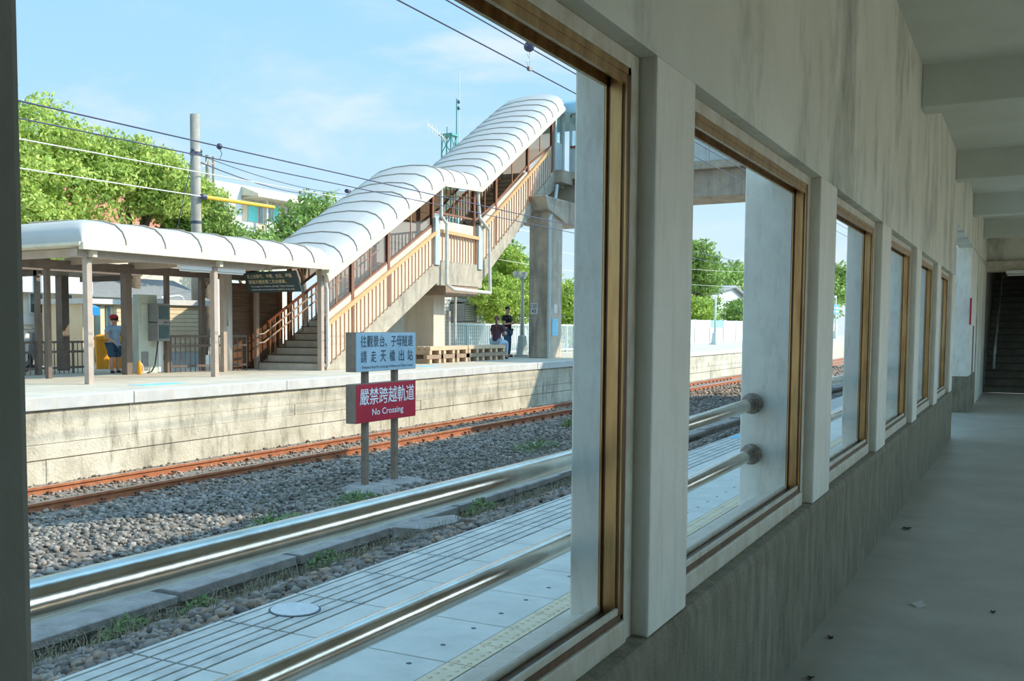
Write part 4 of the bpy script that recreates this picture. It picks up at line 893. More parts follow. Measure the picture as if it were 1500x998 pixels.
for (x, y) in ((XA - 0.05, 35.55), (XA - 0.05, 36.3)): B(x - 0.07, x + 0.07, y - 0.07, y + 0.07, 6.6, 9.35).build('post', 'greysteel', br)
B(XA - 0.08, XA - 0.02, 35.6, 36.3, 6.95, 8.2).build('panel', 'greysteel', br); B(XA - 0.07, XA - 0.05, 35.65, 36.25, 8.3, 9.2).build('pane', 'clearpane', br)
pf = MB().prism([(-15.08, PZ), (-14.35, PZ), (-14.35, 5.3), (-14.2, 5.95), (-15.4, 5.95), (-15.08, 5.3)], 'y', 33.85, 35.1); pf.build('pier', 'pier', br, bevel=0.02)
MB().prism([(33.6, 5.55), (35.2, 5.2), (37.2, 5.2), (39.0, 6.0), (33.3, 6.0)], 'x', -15.9, -14.25).build('pier_cap', 'pier', br, bevel=0.02)
MB().tube([(-14.3, 33.80, PZ), (-14.3, 33.80, 5.2), (-14.5, 34.8, 6.1), (-14.7, 35.4, 6.6)], 0.06, 8).build('drainpipe', 'greysteel', br)
B(-15.0, -14.72, 33.82, 33.845, 1.95, 2.35).build('plate', 'whitewall', br, label='small white number plate')
text('120', 0.13, (-14.98, 33.82, 2.18), (1, 0, 0), (0, 0, 1), 'darktext', br, width=0.22, bold=0.01); text('43', 0.13, (-14.95, 33.82, 2.0), (1, 0, 0), (0, 0, 1), 'darktext', br, width=0.16, bold=0.01)
B(-14.35, -14.335, 34.2, 34.75, 1.2, 1.8).build('poster', 'bluepaint', br, label='faded blue notice on the pier'); B(-14.35, -14.335, 34.35, 34.65, 2.0, 2.3).build('poster', 'whitewall', br)
# =================================================================== BENCHES, LAMPS, FENCES
def bench(y0, y1, label):
    t = thing('timber_bench', (-15.25, (y0 + y1) / 2, PZ), label, 'bench', 'timber benches on the far platform')
    for i in range(3): B(-15.55 + 0.2 * i, -15.37 + 0.2 * i, y0, y1, PZ + 0.38, PZ + 0.50).build('plank', 'wood', t, bevel=0.01)
    for k in (0.14, 0.5, 0.86):
        yc = y0 + (y1 - y0) * k
        for z, ax in ((0.0, 'x'), (0.13, 'y'), (0.26, 'x')):
            if ax == 'x':
                for dy in (-0.28, 0.28): B(-15.55, -14.98, yc + dy - 0.07, yc + dy + 0.07, PZ + z, PZ + z + 0.125).build('crib_block', 'wood', t, bevel=0.008)
            else:
                for x in (-15.5, -15.05): B(x - 0.06, x + 0.06, yc - 0.5, yc + 0.5, PZ + z, PZ + z + 0.125).build('crib_beam', 'wood_dark', t, bevel=0.008)
bench(26.6, 29.0, 'timber slab bench on stacked blocks, left one, below the stair landing')
bench(29.05, 31.75, 'timber slab bench on stacked blocks, right one, where the woman sits')
def lamp_post(x, y, h, label):
    t = thing('lamp_post', (x, y, PZ), label, 'lamp post')
    MB().lathe([(0.34, 0), (0.34, 0.08), (0.24, 0.10), (0.17, 0.75), (0.09, 0.80)], (x, y, PZ), 'z', 6).build('base', 'palefence', t)
    MB().lathe([(0.075, 0.8), (0.055, h - 0.1)], (x, y, PZ), 'z', 10).build('pole', 'palefence', t, smooth=True)
    MB().bar((x - 0.1, y - 0.38, PZ + h - 0.12), (x - 0.1, y + 0.38, PZ + h - 0.12), 0.1, 0.06).build('crossarm', 'palefence', t)
    for dy in (-0.32, 0.32): MB().lathe([(0.05, -0.08), (0.13, -0.02), (0.14, 0.08), (0.06, 0.13)], (x - 0.1, y + dy, PZ + h - 0.02), 'z', 10).build('lantern', 'lens', t, smooth=True)
lamp_post(-15.8, 34.9, 3.0, 'pale green platform lamp post in front of the bridge pier')
lamp_post(-17.4, 68.6, 3.1, 'white platform lamp post seen through the second window')
lamp_post(-17.4, 118, 4.4, 'distant pale lamp post seen through the third window')
def pale_fence(x, y0, y1, z0, h, label, sp_=0.16):
    t = thing('railing', (x, (y0 + y1) / 2, z0), label, 'railing')
    for z in (h, 0.12): B(x - 0.03, x + 0.03, y0, y1, z0 + z - 0.03, z0 + z + 0.03).build('rail', 'palefence', t)
    n = int((y1 - y0) / sp_)
    pb = B(x - 0.015, x + 0.015, -0.02, 0.02, z0 + 0.1, z0 + h).build('baluster', 'palefence', t, at=(0, 0, 0)); pb.location = Vector((0, y0, 0)) - Vector(WL[t.name])
    for i in range(1, n + 1): dup(pb, (0, y0 + (y1 - y0) * i / n, 0), t)
    for i in range(int((y1 - y0) / 2.4) + 1): B(x - 0.04, x + 0.04, y0 + 2.4 * i - 0.04, y0 + 2.4 * i + 0.04, z0, z0 + h + 0.04).build('post', 'palefence', t)
pale_fence(-17.6, 31.6, 47, PZ, 1.18, 'pale green baluster railing at the back of the platform by the tiled house')
pale_fence(-22.5, 44, 56, 2.5, 1.0, 'pale railing on the raised road behind the shrubs')
# white panelled parapet with painted band, seen in window two and three
pf_ = thing('panel_fence', (-21, 90, PZ), 'white panelled platform fence with a painted blue band beyond the bridge', 'fence')
for i in range(21):
    y = 56 + 4.2 * i; B(-21.1, -21.0, y + 0.03, y + 4.17, PZ, 1.55).build('panel', 'whitewall', pf_)
    B(-21.1, -20.98, y + 0.03, y + 4.17, 1.55, 2.1).build('mural_panel', ['bluepaint', 'greysteel', 'pinkpane'][i % 3], pf_)
    B(-21.12, -20.95, y - 0.06, y + 0.06, PZ, 2.15).build('post', 'whitewall', pf_)
# =================================================================== TILED HOUSE WITH AIR CONDITIONER
th = thing('tiled_house', (-23, 43, PZ), 'small white-tiled house behind the railing under the stairs', 'house')
B(-26, -22.05, 38.9, 44.0, PZ, 3.5).build('wall', 'grout', th)
tp = B(-22.05, -22.03, 0.012, 0.228, 0.012, 0.148).build('wall_tile', 'tile', th, at=(0, 0, 0)); tp.location = Vector((0, 40.0, 0.7)) - Vector(WL[th.name])
cnt = 1
for i in range(17):
    for j in range(17):
        if i == 0 and j == 0: continue
        dup(tp, (0, 39.9 + 0.24 * i, 0.62 + 0.16 * j), th); cnt += 1
B(-26.4, -21.7, 38.6, 44.2, 3.5, 3.72).build('roof', 'whitewall', th)
B(-22.06, -21.98, 38.95, 39.85, PZ, 3.45).build('corner_pipe', 'greywall', th)
ac = thing('air_conditioner', (-21.8, 41.4, 1.7), 'grey window air conditioner on a bracket of the tiled house', 'air conditioner')
B(-22.03, -21.3, 40.9, 42.15, 1.75, 2.55).build('case', 'plastic_grey', ac, bevel=0.02)
for i in range(7): B(-21.3, -21.285, 40.98, 41.8, 1.82 + 0.1 * i, 1.88 + 0.1 * i).build('grille_slat', 'greywall', ac)
B(-22.03, -21.2, 40.85, 42.2, 1.62, 1.72).build('bracket', 'whitewall', ac)
B(-22.03, -21.2, 40.95, 42.2, 2.62, 2.68).build('cover', 'plastic_grey', ac)
# station name board behind the stairs and wall items
nb_ = thing('station_sign', (-17.5, 27.2, PZ), 'blue and white vertical station sign half hidden below the stairs', 'sign')
B(-17.55, -17.48, 26.6, 27.15, PZ + 0.2, 2.1).build('board', 'whitewall', nb_)
for i, ch in enumerate('崎頂'): text(ch, 0.34, (-17.475, 26.68, 1.68 - 0.44 * i), (0, 1, 0), (0, 0, 1), 'blueplastic', nb_, width=0.36, bold=0.02)
for y in (26.65, 27.1): B(-17.54, -17.5, y - 0.03, y + 0.03, PZ, PZ + 0.25).build('leg', 'greysteel', nb_)
ft = thing('wall_fan', (-17.2, 28.2, 1.6), 'dark round wall fan on the tan pier below the landing', 'fan')
MB().lathe([(0.26, 0), (0.30, 0.06), (0.26, 0.12), (0.08, 0.15)], (-17.12, 27.45, 1.62), 'x', 18).build('cage', 'plastic_grey', ft); B(-17.3, -17.1, 27.42, 27.5, 1.8, 2.15).build('arm', 'plastic_grey', ft)
for z in (1.75,): B(-17.6, -17.1, 27.2, 27.6, 2.1, 2.2).build('bracket', 'plastic_grey', ft)
# backing wall under the stairs
ub = struct(B(-18.6, -18.4, 27.2, 31.0, PZ, 2.9).build('wall_rear', 'parapet'), 'tan wall behind the stair support', 'wall')
# =================================================================== PEOPLE
def skinmesh(name, nodes, edges, m, parent, sub=2):
    """nodes: {key: (pos, radius)}; the first key is the root"""
    keys = list(nodes); idx = {k: i for i, k in enumerate(keys)}; base = Vector(WL[parent.name])
    me = bpy.data.meshes.new(name); me.from_pydata([Vector(nodes[k][0]) - base for k in keys], [(idx[a], idx[b]) for a, b in edges], [])
    o = bpy.data.objects.new(name, me); COL.objects.link(o); o.parent = parent; WL[o.name] = WL[parent.name]
    md = o.modifiers.new('skin', 'SKIN'); md.use_smooth_shade = True
    for i, k in enumerate(keys):
        r = nodes[k][1]; r = r if hasattr(r, '__len__') else (r, r); sv = me.skin_vertices[0].data[i]; sv.radius = r; sv.use_root = (i == 0)
    sb = o.modifiers.new('sub', 'SUBSURF'); sb.levels = sub; sb.render_levels = sub
    me.materials.append(M[m]); return o
def person(label, root, J, top_m, leg_m, hair_m, shoe=True, face=(1, 0, 0), shorts=False, k=1.0):
    """J: joints in world coordinates"""
    t = thing('person', root, label, 'person')
    V3 = {a: Vector(b) for a, b in J.items()}
    n = {}; e = []
    def add(a, p, r): n[a] = (p, r)
    f = Vector(face).normalized(); sd = Vector((-f.y, f.x, 0))
    add('pelvis', V3['pelvis'], (0.11 * k, 0.085 * k)); add('waist', V3['pelvis'].lerp(V3['chest'], 0.5), (0.10 * k, 0.075 * k)); add('chest', V3['chest'], (0.115 * k, 0.085 * k)); add('neck', V3['neck'], 0.055 * k)
    hd = V3['head']; nk = V3['neck']; u = (hd - nk).normalized()
    add('jaw', hd - u * 0.065 + f * 0.012, 0.070 * k); add('skull', hd + u * 0.02, (0.088 * k, 0.094 * k)); add('crown', hd + u * 0.085, 0.06 * k)
    e += [('pelvis', 'waist'), ('waist', 'chest'), ('chest', 'neck'), ('neck', 'jaw'), ('jaw', 'skull'), ('skull', 'crown')]
    for s in 'lr':
        add('sh' + s, V3['sh' + s], 0.062 * k); add('el' + s, V3['el' + s], 0.042 * k); add('wr' + s, V3['wr' + s], 0.029 * k)
        d = (V3['wr' + s] - V3['el' + s]).normalized(); pm = V3['wr' + s] + d * 0.075; add('pm' + s, pm, (0.036 * k, 0.02 * k))
        e += [('chest', 'sh' + s), ('sh' + s, 'el' + s), ('el' + s, 'wr' + s), ('wr' + s, 'pm' + s)]
        side = d.cross(Vector((0, 0, 1))).normalized(); curl = d.cross(side).normalized()
        for i, (off, L) in enumerate(((-0.03, 0.07), (-0.01, 0.085), (0.01, 0.08), (0.03, 0.062))):
            a = pm + side * off + d * 0.03; add('fa%s%d' % (s, i), a, 0.010); add('fb%s%d' % (s, i), a + d * L * 0.6 + curl * 0.012, 0.009); add('fc%s%d' % (s, i), a + d * L * 0.9 + curl * 0.035, 0.008)
            e += [('pm' + s, 'fa%s%d' % (s, i)), ('fa%s%d' % (s, i), 'fb%s%d' % (s, i)), ('fb%s%d' % (s, i), 'fc%s%d' % (s, i))]
        a = V3['wr' + s] + d * 0.03 + side * 0.045; add('th' + s, a, 0.012); add('tk' + s, a + d * 0.045 + side * 0.02, 0.010); e += [('wr' + s, 'th' + s), ('th' + s, 'tk' + s)]
        add('hi' + s, V3['hi' + s], 0.10 * k); add('kn' + s, V3['kn' + s], 0.062 * k); add('an' + s, V3['an' + s], 0.042 * k); add('to' + s, V3['to' + s], 0.036 * k)
        e += [('pelvis', 'hi' + s), ('hi' + s, 'kn' + s), ('kn' + s, 'an' + s), ('an' + s, 'to' + s)]
    skinmesh('body', n, e, 'skin', t)
    # shirt
    q = {}; qe = []
    q['w'] = (V3['pelvis'].lerp(V3['chest'], 0.35), (0.165 * k, 0.125 * k)); q['h'] = (V3['pelvis'] + Vector((0, 0, -0.02)), (0.165 * k, 0.135 * k)); q['c'] = (V3['chest'], (0.185 * k, 0.14 * k)); q['n'] = (V3['chest'].lerp(V3['neck'], 0.8), 0.105 * k)
    q['u'] = (V3['chest'].lerp(V3['neck'], 0.42), (0.165 * k, 0.135 * k)); qe += [('w', 'h'), ('w', 'c'), ('c', 'u'), ('u', 'n')]
    for s in 'lr':
        q['s' + s] = (V3['sh' + s], 0.085 * k); q['e' + s] = (V3['sh' + s].lerp(V3['el' + s], 0.68), 0.072 * k); qe += [('u', 's' + s), ('s' + s, 'e' + s)]
    skinmesh('shirt', q, qe, top_m, t)
    q = {'p': (V3['pelvis'], (0.158 * k, 0.13 * k))}; qe = []
    for s in 'lr':
        q['h' + s] = (V3['hi' + s], 0.118 * k); q['k' + s] = (V3['kn' + s], 0.088 * k if not shorts else 0.105); qe += [('p', 'h' + s), ('h' + s, 'k' + s)]
        if not shorts: q['a' + s] = (V3['an' + s], 0.066 * k); qe += [('k' + s, 'a' + s)]
    skinmesh('trousers', q, qe, leg_m, t)
    for s in 'lr':
        a, b = V3['an' + s], V3['to' + s]
        skinmesh('shoe', {'a': (Vector((a.x, a.y, b.z)) - (b - a).normalized() * 0.03, 0.048), 'b': (b, 0.045)}, [('a', 'b')], 'shoe', t, 1)
    # hair cap
    hb = MB(); 
    for i in range(9):
        for j in range(20):
            pass
    sp = MB().sphere(tuple(hd + u * 0.055 - f * 0.022), (0.094, 0.097, 0.088), 14, 10)
    hh = sp.build('hair', hair_m, t, smooth=True)
    # face
    for s in (-1, 1):
        MB().sphere(tuple(hd + f * 0.086 + sd * s * 0.033 + u * 0.005), 0.012, 8, 6).build('eye', 'hair', t)
        MB().sphere(tuple(hd + sd * s * 0.092 - u * 0.005), (0.014, 0.014, 0.028), 8, 6).build('ear', 'skin', t)
        MB().bar(hd + f * 0.093 + sd * (s * 0.018) + u * 0.028, hd + f * 0.09 + sd * (s * 0.052) + u * 0.026, 0.008, 0.008).build('eyebrow', 'hair', t)
    MB().prism([(0, 0), (0.0, 0.001), (0.001, 0)], 'x', 0, 0.001)
    ns = MB(); c = hd + f * 0.092 - u * 0.02; ns.add([c + u * 0.035, c + sd * 0.016 - u * 0.01, c - sd * 0.016 - u * 0.01, c + f * 0.025 - u * 0.006], [(0, 1, 3), (0, 3, 2), (1, 2, 3), (0, 2, 1)]); ns.build('nose', 'skin', t)
    MB().bar(hd + f * 0.084 - u * 0.062 - sd * 0.022, hd + f * 0.084 - u * 0.062 + sd * 0.022, 0.012, 0.01).build('mouth', 'red', t)
    return t
# man standing behind the bench, facing the track
bx, by, bz = -16.1, 34.25, PZ
man = person('standing man in black T-shirt and dark jeans beside the bench', (bx, by, bz), dict(
    pelvis=(bx, by, bz + 0.97), chest=(bx, by - 0.01, bz + 1.36), neck=(bx, by - 0.02, bz + 1.53), head=(bx + 0.03, by - 0.03, bz + 1.70),
    shl=(bx, by + 0.20, bz + 1.46), ell=(bx + 0.05, by + 0.30, bz + 1.20), wrl=(bx + 0.26, by + 0.22, bz + 1.26),
    shr=(bx, by - 0.22, bz + 1.46), elr=(bx + 0.03, by - 0.30, bz + 1.19), wrr=(bx + 0.24, by - 0.14, bz + 1.22),
    hil=(bx, by + 0.10, bz + 0.92), knl=(bx + 0.02, by + 0.12, bz + 0.50), anl=(bx, by + 0.14, bz + 0.09), tol=(bx + 0.18, by + 0.17, bz + 0.045),
    hir=(bx, by - 0.10, bz + 0.92), knr=(bx + 0.03, by - 0.11, bz + 0.50), anr=(bx, by - 0.10, bz + 0.09), tor=(bx + 0.18, by - 0.12, bz + 0.045)),
    'black_cloth', 'jeans', 'hair', face=(1, -0.35, 0), k=1.08)
B(bx + 0.13, bx + 0.142, by - 0.11, by + 0.09, bz + 1.36, bz + 1.42).build('shirt_print', 'yellow', man)
# woman sitting at the right end of the bench, back to the viewer
wx, wy, wz = -15.2, 31.5, PZ + 0.50
person('seated woman in plum T-shirt and light jeans with ponytail at the bench end', (wx, wy, wz), dict(
    pelvis=(wx, wy, wz + 0.11), chest=(wx + 0.0, wy + 0.05, wz + 0.50), neck=(wx, wy + 0.08, wz + 0.66), head=(wx - 0.02, wy + 0.11, wz + 0.82),
    shl=(wx - 0.17, wy + 0.10, wz + 0.60), ell=(wx - 0.26, wy + 0.16, wz + 0.34), wrl=(wx - 0.10, wy + 0.38, wz + 0.36),
    shr=(wx + 0.20, wy + 0.05, wz + 0.60), elr=(wx + 0.28, wy + 0.13, wz + 0.33), wrr=(wx + 0.14, wy + 0.40, wz + 0.38),
    hil=(wx - 0.10, wy + 0.03, wz + 0.09), knl=(wx - 0.12, wy + 0.46, wz + 0.06), anl=(wx - 0.12, wy + 0.52, wz - 0.40), tol=(wx - 0.12, wy + 0.70, wz - 0.455),
    hir=(wx + 0.11, wy + 0.03, wz + 0.09), knr=(wx + 0.16, wy + 0.44, wz + 0.06), anr=(wx + 0.14, wy + 0.46, wz - 0.40), tor=(wx + 0.14, wy + 0.62, wz - 0.455)),
    'plum_cloth', 'jeans_light', 'hair_brown', face=(-0.25, 1, 0), k=1.0)
wo_ = [o for o in bpy.data.objects if o.name.startswith('person') and 'plum' in o.get('label', '')][0]
skinmesh('ponytail', {'a': ((wx + 0.01, wy - 0.0, wz + 0.88), 0.03), 'b': ((wx + 0.04, wy - 0.10, wz + 0.78), 0.035), 'c': ((wx + 0.04, wy - 0.09, wz + 0.60), 0.03), 'd': ((wx + 0.04, wy - 0.08, wz + 0.48), 0.012)}, [('a', 'b'), ('b', 'c'), ('c', 'd')], 'hair_brown', wo_)
# man with red cap standing behind the canopy post
cx, cy, cz = -18.1, 17.25, PZ - 0.02
cp = person('man in red cap and blue shirt half hidden behind a canopy post', (cx, cy, cz), dict(
    pelvis=(cx, cy, cz + 0.68), chest=(cx, cy + 0.02, cz + 0.98), neck=(cx, cy + 0.02, cz + 1.11), head=(cx + 0.02, cy, cz + 1.23),
    shl=(cx, cy + 0.16, cz + 1.06), ell=(cx + 0.02, cy + 0.24, cz + 0.86), wrl=(cx + 0.12, cy + 0.18, cz + 0.72),
    shr=(cx, cy - 0.16, cz + 1.06), elr=(cx + 0.02, cy - 0.27, cz + 0.88), wrr=(cx + 0.14, cy - 0.16, cz + 0.75),
    hil=(cx, cy + 0.08, cz + 0.64), knl=(cx + 0.03, cy + 0.09, cz + 0.36), anl=(cx, cy + 0.10, cz + 0.08), tol=(cx + 0.15, cy + 0.1, cz + 0.045),
    hir=(cx, cy - 0.08, cz + 0.64), knr=(cx + 0.03, cy - 0.09, cz + 0.36), anr=(cx, cy - 0.09, cz + 0.08), tor=(cx + 0.15, cy - 0.1, cz + 0.045)),
    'shirt_blue', 'jeans', 'hair', face=(0.6, -0.8, 0), shorts=True, k=0.9)
MB().sphere((cx + 0.01, cy, cz + 1.31), (0.105, 0.105, 0.07), 14, 8).build('cap', 'red', cp, smooth=True); MB().prism([(cx + 0.02, cy - 0.05), (cx + 0.16, cy - 0.12), (cx + 0.08, cy - 0.19), (cx - 0.05, cy - 0.08)], 'z', cz + 1.285, cz + 1.30).build('cap_brim', 'red', cp)
# =================================================================== TREES
def tree(name, label, base, blobs, nleaf, leaf, m, trunk_r=0.25, cat='tree', group=None, branches=8):
    t = thing(name, base, label, cat, group)
    r_ = np.random.default_rng(abs(hash(label)) % 1000 if False else sum(map(ord, label)) % 1000)
    tot = sum(b[3] * b[3] for b in blobs); Vs = []
    for (x, y, z, r, *sq) in blobs:
        n = int(nleaf * r * r / tot); s = sq[0] if sq else 0.8
        d = r_.normal(size=(n, 3)); d /= np.linalg.norm(d, axis=1)[:, None]
        lump = 1 + 0.22 * np.sin(d[:, 0] * 5 + x) * np.sin(d[:, 1] * 6 + y) + 0.16 * np.sin(d[:, 2] * 9 + z)
        rad = r * lump * r_.uniform(0.3, 1.05, n) ** 0.5
        c = np.array([x, y, z]) + d * rad[:, None] * np.array([1, 1, s])
        a = r_.normal(size=(n, 3)); a /= np.linalg.norm(a, axis=1)[:, None]; b = np.cross(a, d + 0.4 * r_.normal(size=(n, 3))); b /= np.linalg.norm(b, axis=1)[:, None] + 1e-6
        L = leaf * r_.uniform(0.6, 1.3, n)[:, None]; a = a * L; b = b * L * 0.45
        Vs.append(np.stack([c - a, c + b, c + a, c - b], 1))
    V = np.concatenate(Vs).reshape(-1, 3) - np.array(base); n = len(V) // 4
    me = bpy.data.meshes.new('foliage'); me.vertices.add(n * 4); me.vertices.foreach_set('co', V.reshape(-1)); me.loops.add(n * 4); me.loops.foreach_set('vertex_index', np.arange(n * 4, dtype=np.int32)); me.polygons.add(n); me.polygons.foreach_set('loop_start', np.arange(0, n * 4, 4, dtype=np.int32)); me.update(calc_edges=True); me.materials.append(M[m])
    o = bpy.data.objects.new('foliage', me); COL.objects.link(o); o.parent = t; o['kind'] = 'stuff'; WL[o.name] = base
    bv = Vector(base); cz = sum(b[2] for b in blobs) / len(blobs); cxy = Vector((sum(b[0] for b in blobs) / len(blobs), sum(b[1] for b in blobs) / len(blobs), 0))
    mid = Vector((bv.x * 0.5 + cxy.x * 0.5, bv.y * 0.5 + cxy.y * 0.5, bv.z + (cz - bv.z) * 0.6))
    MB().tube([bv - Vector((0, 0, 0.1)), bv.lerp(mid, 0.5) + Vector((0.05, 0.1, 0)), mid], trunk_r, 8, r2=trunk_r * 0.65).build('trunk', 'bark', t, smooth=True)
    for b in blobs[:branches]:
        c = Vector(b[:3]); MB().tube([mid - Vector((0, 0, 0.2)), mid.lerp(c, 0.5) + Vector((0, 0, -0.12 * b[3])), c + Vector((0, 0, 0.3 * b[3]))], trunk_r * 0.5, 6, r2=0.02).build('branch', 'bark', t, smooth=True)
    return t
tree('broadleaf_tree', 'tall yellow-green tree at far left behind the canopy', (-29.5, 22.6, PZ), [(-28, 21.8, 6.0, 2.3), (-28, 23.2, 7.6, 1.7), (-27.5, 24.2, 6.0, 1.9), (-28, 20.0, 7.5, 2.2), (-27, 22.0, 4.4, 1.9), (-28, 24.9, 7.4, 1.3), (-28, 18.5, 5.5, 2.2)], 44000, 0.095, 'leaf_a', 0.35)
tree('broadleaf_tree', 'broad yellow-green tree left of the utility pole', (-28, 27.2, PZ), [(-27, 25.5, 6.7, 1.0), (-27.5, 26.7, 7.0, 1.4), (-27, 28.0, 6.4, 1.5), (-27.5, 28.4, 7.4, 0.8), (-27, 29.4, 6.2, 1.3)], 30000, 0.09, 'leaf_a', 0.32)
tree('broadleaf_tree', 'lower olive tree right of the utility pole', (-27.5, 30.8, PZ), [(-27, 30.3, 5.6, 1.2), (-27, 31.3, 5.0, 1.0), (-27, 29.6, 5.0, 1.1), (-26.8, 31.8, 4.4, 0.9)], 13000, 0.085, 'leaf_b', 0.2)
tree('shrub', 'dark green bush below the teal-windowed house', (-31, 37.5, PZ), [(-31, 36.6, 4.8, 1.3), (-31, 38.0, 5.0, 1.2), (-31, 39.2, 5.2, 1.1)], 5000, 0.12, 'leaf_b', 0.2)
tree('shrub', 'green bush peeping over the lower stair roof', (-33, 45, PZ), [(-33, 44.5, 6.8, 1.4), (-33, 46.2, 7.6, 1.4), (-33, 43.5, 6.0, 1.1)], 4000, 0.14, 'leaf_b', 0.2)
tree('leafy_tree', 'bright green leafy tree between the stairs and the pier', (-21, 43.8, PZ), [(-20.6, 43.0, 3.0, 1.1), (-20.8, 44.6, 3.6, 1.2), (-20.2, 41.2, 2.7, 0.8), (-20.0, 39.7, 2.95, 0.5), (-20.8, 45.0, 2.4, 1.1), (-20.5, 42.2, 3.4, 0.7), (-20.6, 43.8, 4.6, 0.8), (-20.4, 42.0, 2.2, 0.7)], 18000, 0.085, 'leaf_c', 0.12)
tree('leafy_tree', 'dark green tree behind the bright one by the pier', (-23.5, 49, PZ), [(-23.5, 48.4, 5.2, 1.5), (-23.5, 50.0, 4.6, 1.4), (-23.5, 47.2, 4.2, 1.2)], 5000, 0.13, 'leaf_b', 0.2)
tree('shrub', 'bright green hedge right of the pier', (-20, 50, PZ), [(-19.8, 49.0, 3.0, 1.3), (-19.8, 51.0, 2.8, 1.4), (-19.8, 53.0, 2.6, 1.3), (-19.6, 50.0, 1.6, 1.2), (-19.6, 52.0, 1.4, 1.2)], 9000, 0.11, 'leaf_c', 0.12)
tree('leafy_tree', 'open-branched green tree in the second window', (-30, 107, PZ), [(-29, 108, 6.4, 2.2), (-29, 111.0, 8.2, 1.5), (-29, 108.5, 3.6, 2.0), (-29, 106, 9, 2.0)], 7000, 0.22, 'leaf_b', 0.3)
tree('shrub', 'yellow-green bush at the fence in the second window', (-24, 90, PZ), [(-23.5, 88, 2.4, 1.4), (-23.5, 89.6, 2.2, 1.2), (-23.5, 86, 3, 1.6)], 4000, 0.15, 'leaf_c', 0.15)
tree('shrub', 'dark rounded bush before the grey shed', (-29, 122, PZ), [(-28.5, 121.5, 3.0, 1.6), (-28.5, 124, 3.6, 1.8)], 3500, 0.2, 'leaf_b', 0.2)
tree('broadleaf_tree', 'wooded green hill behind the grey shed', (-48, 190, PZ), [(-46, 176, 6, 6), (-46, 186, 8, 6), (-48, 198, 9, 7), (-46, 166, 5, 5)], 9000, 0.5, 'leaf_b', 0.5)
tree('broadleaf_tree', 'distant tree group in the third window', (-24, 150, PZ), [(-23, 140, 3.8, 2.6), (-23, 145, 6.0, 2.8), (-23, 150, 8.0, 3.0), (-23, 156, 7, 3.0)], 8000, 0.3, 'leaf_b', 0.4)
# =================================================================== HOUSES BEHIND
rh = thing('red_roof_house', (-32, 31.5, PZ), 'red-roofed house glimpsed through the tree crowns', 'house')
B(-36, -32, 29, 36, PZ, 5.2).build('wall', 'creamlight', rh); MB().prism([(-31.6, 5.1), (-33.2, 7.6), (-36.5, 5.1)], 'y', 28.6, 35.0).build('roof', 'redroof', rh)
def house_tile():
    pass
tb = thing('apartment_house', (-62, 75, PZ), 'cream upper-floor house with teal shutters and white balcony', 'house')
B(-72, -60, 72.0, 80.0, PZ, 13.2).build('wall', 'creamlight', tb); B(-72, -59.5, 67.0, 71.9, PZ, 14.0).build('side_wing', 'greysteel', tb)
B(-59.55, -59.45, 67.3, 71.2, 9.5, 13.2).build('wing_wall', 'creamlight', tb)
for i in range(4):
    for j in range(3): B(-59.46, -59.38, 68.0 + 0.55 * i, 68.4 + 0.55 * i, 11.6 + 0.5 * j, 12.0 + 0.5 * j).build('vent_block', 'darkglass', tb)
MB().prism([(-60, 13.2), (-57.6, 12.9), (-57.6, 13.15), (-60, 14.1), (-72, 14.2), (-72, 13.2)], 'y', 71.9, 80.4).build('roof', 'fascia', tb)
for i in range(9): B(-60, -57.7, 72.2 + 0.95 * i, 72.4 + 0.95 * i, 12.85, 13.0).build('rafter', 'fascia', tb)
for a, b, m1 in ((73.4, 74.6, 'teal'), (74.9, 75.4, 'darkglass'), (75.8, 76.6, 'darkglass'), (76.9, 77.8, 'teal'), (78.4, 79.9, 'pinkpane')):
    f_ = B(-60.05, -59.95, a - 0.1, b + 0.1, 10.9, 12.8).build('window', 'whitewall', tb); B(-59.96, -59.90, a, b, 11.0, 12.7).build('pane', m1, f_)
for i in range(4): B(-59.0, -58.8, 74.9 + 1.75 * i, 76.55 + 1.75 * i, 10.0, 11.0).build('balcony_panel', 'whitewall', tb)
B(-60, -58.8, 72, 82, 9.8, 10.0).build('balcony_slab', 'whitewall', tb); B(-59.1, -58.9, 74.7, 74.9, 9.2, 12.9).build('balcony_post', 'whitewall', tb); B(-59.1, -58.9, 80.0, 80.15, 10.0, 12.9).build('balcony_post', 'whitewall', tb)
B(-60, -59.9, 72, 74.7, 9.6, 10.9).build('panel', 'greywall', tb)
for i in range(3):
    f_ = B(-59.98, -59.9, 76.3 + 1.3 * i, 77.5 + 1.3 * i, 7.4, 9.5).build('window', 'whitewall', tb); B(-59.91, -59.86, 76.4 + 1.3 * i, 77.4 + 1.3 * i, 7.5, 9.4).build('pane', 'teal', f_)
gs = thing('grey_shed', (-34, 130, PZ), 'grey gabled shed behind the fence in the second window', 'shed')
MB().prism([(122, PZ), (146, PZ), (146, 4.6), (134, 6.6), (122, 5.4)], 'x', -40, -32).build('wall', 'greywall', gs); B(-40.3, -31.8, 121.5, 146.5, 3.1, 3.4).build('awning', 'whitewall', gs)
MB().prism([(121.5, 5.3), (134, 6.6), (146.5, 4.5), (146.5, 4.8), (134, 6.9), (121.5, 5.6)], 'x', -40.5, -31.5).build('roof', 'plastic_grey', gs)
B(-32, -31.9, 138, 139.5, 3.6, 4.6).build('window', 'darkglass', gs)
wh2 = thing('white_house', (-33, 67, PZ), 'small white house far behind the pier', 'house')
B(-35.5, -31.3, 64.8, 70, PZ, 4.5).build('wall', 'whitewall', wh2); B(-35.8, -31, 64.5, 70.3, 4.5, 4.8).build('roof', 'greywall', wh2); B(-31.32, -31.25, 66, 68, 2.8, 3.8).build('window', 'darkglass', wh2)
bsn = thing('route_sign', (-20, 136, 2), 'small blue signboard beyond the fence in the third window', 'sign')
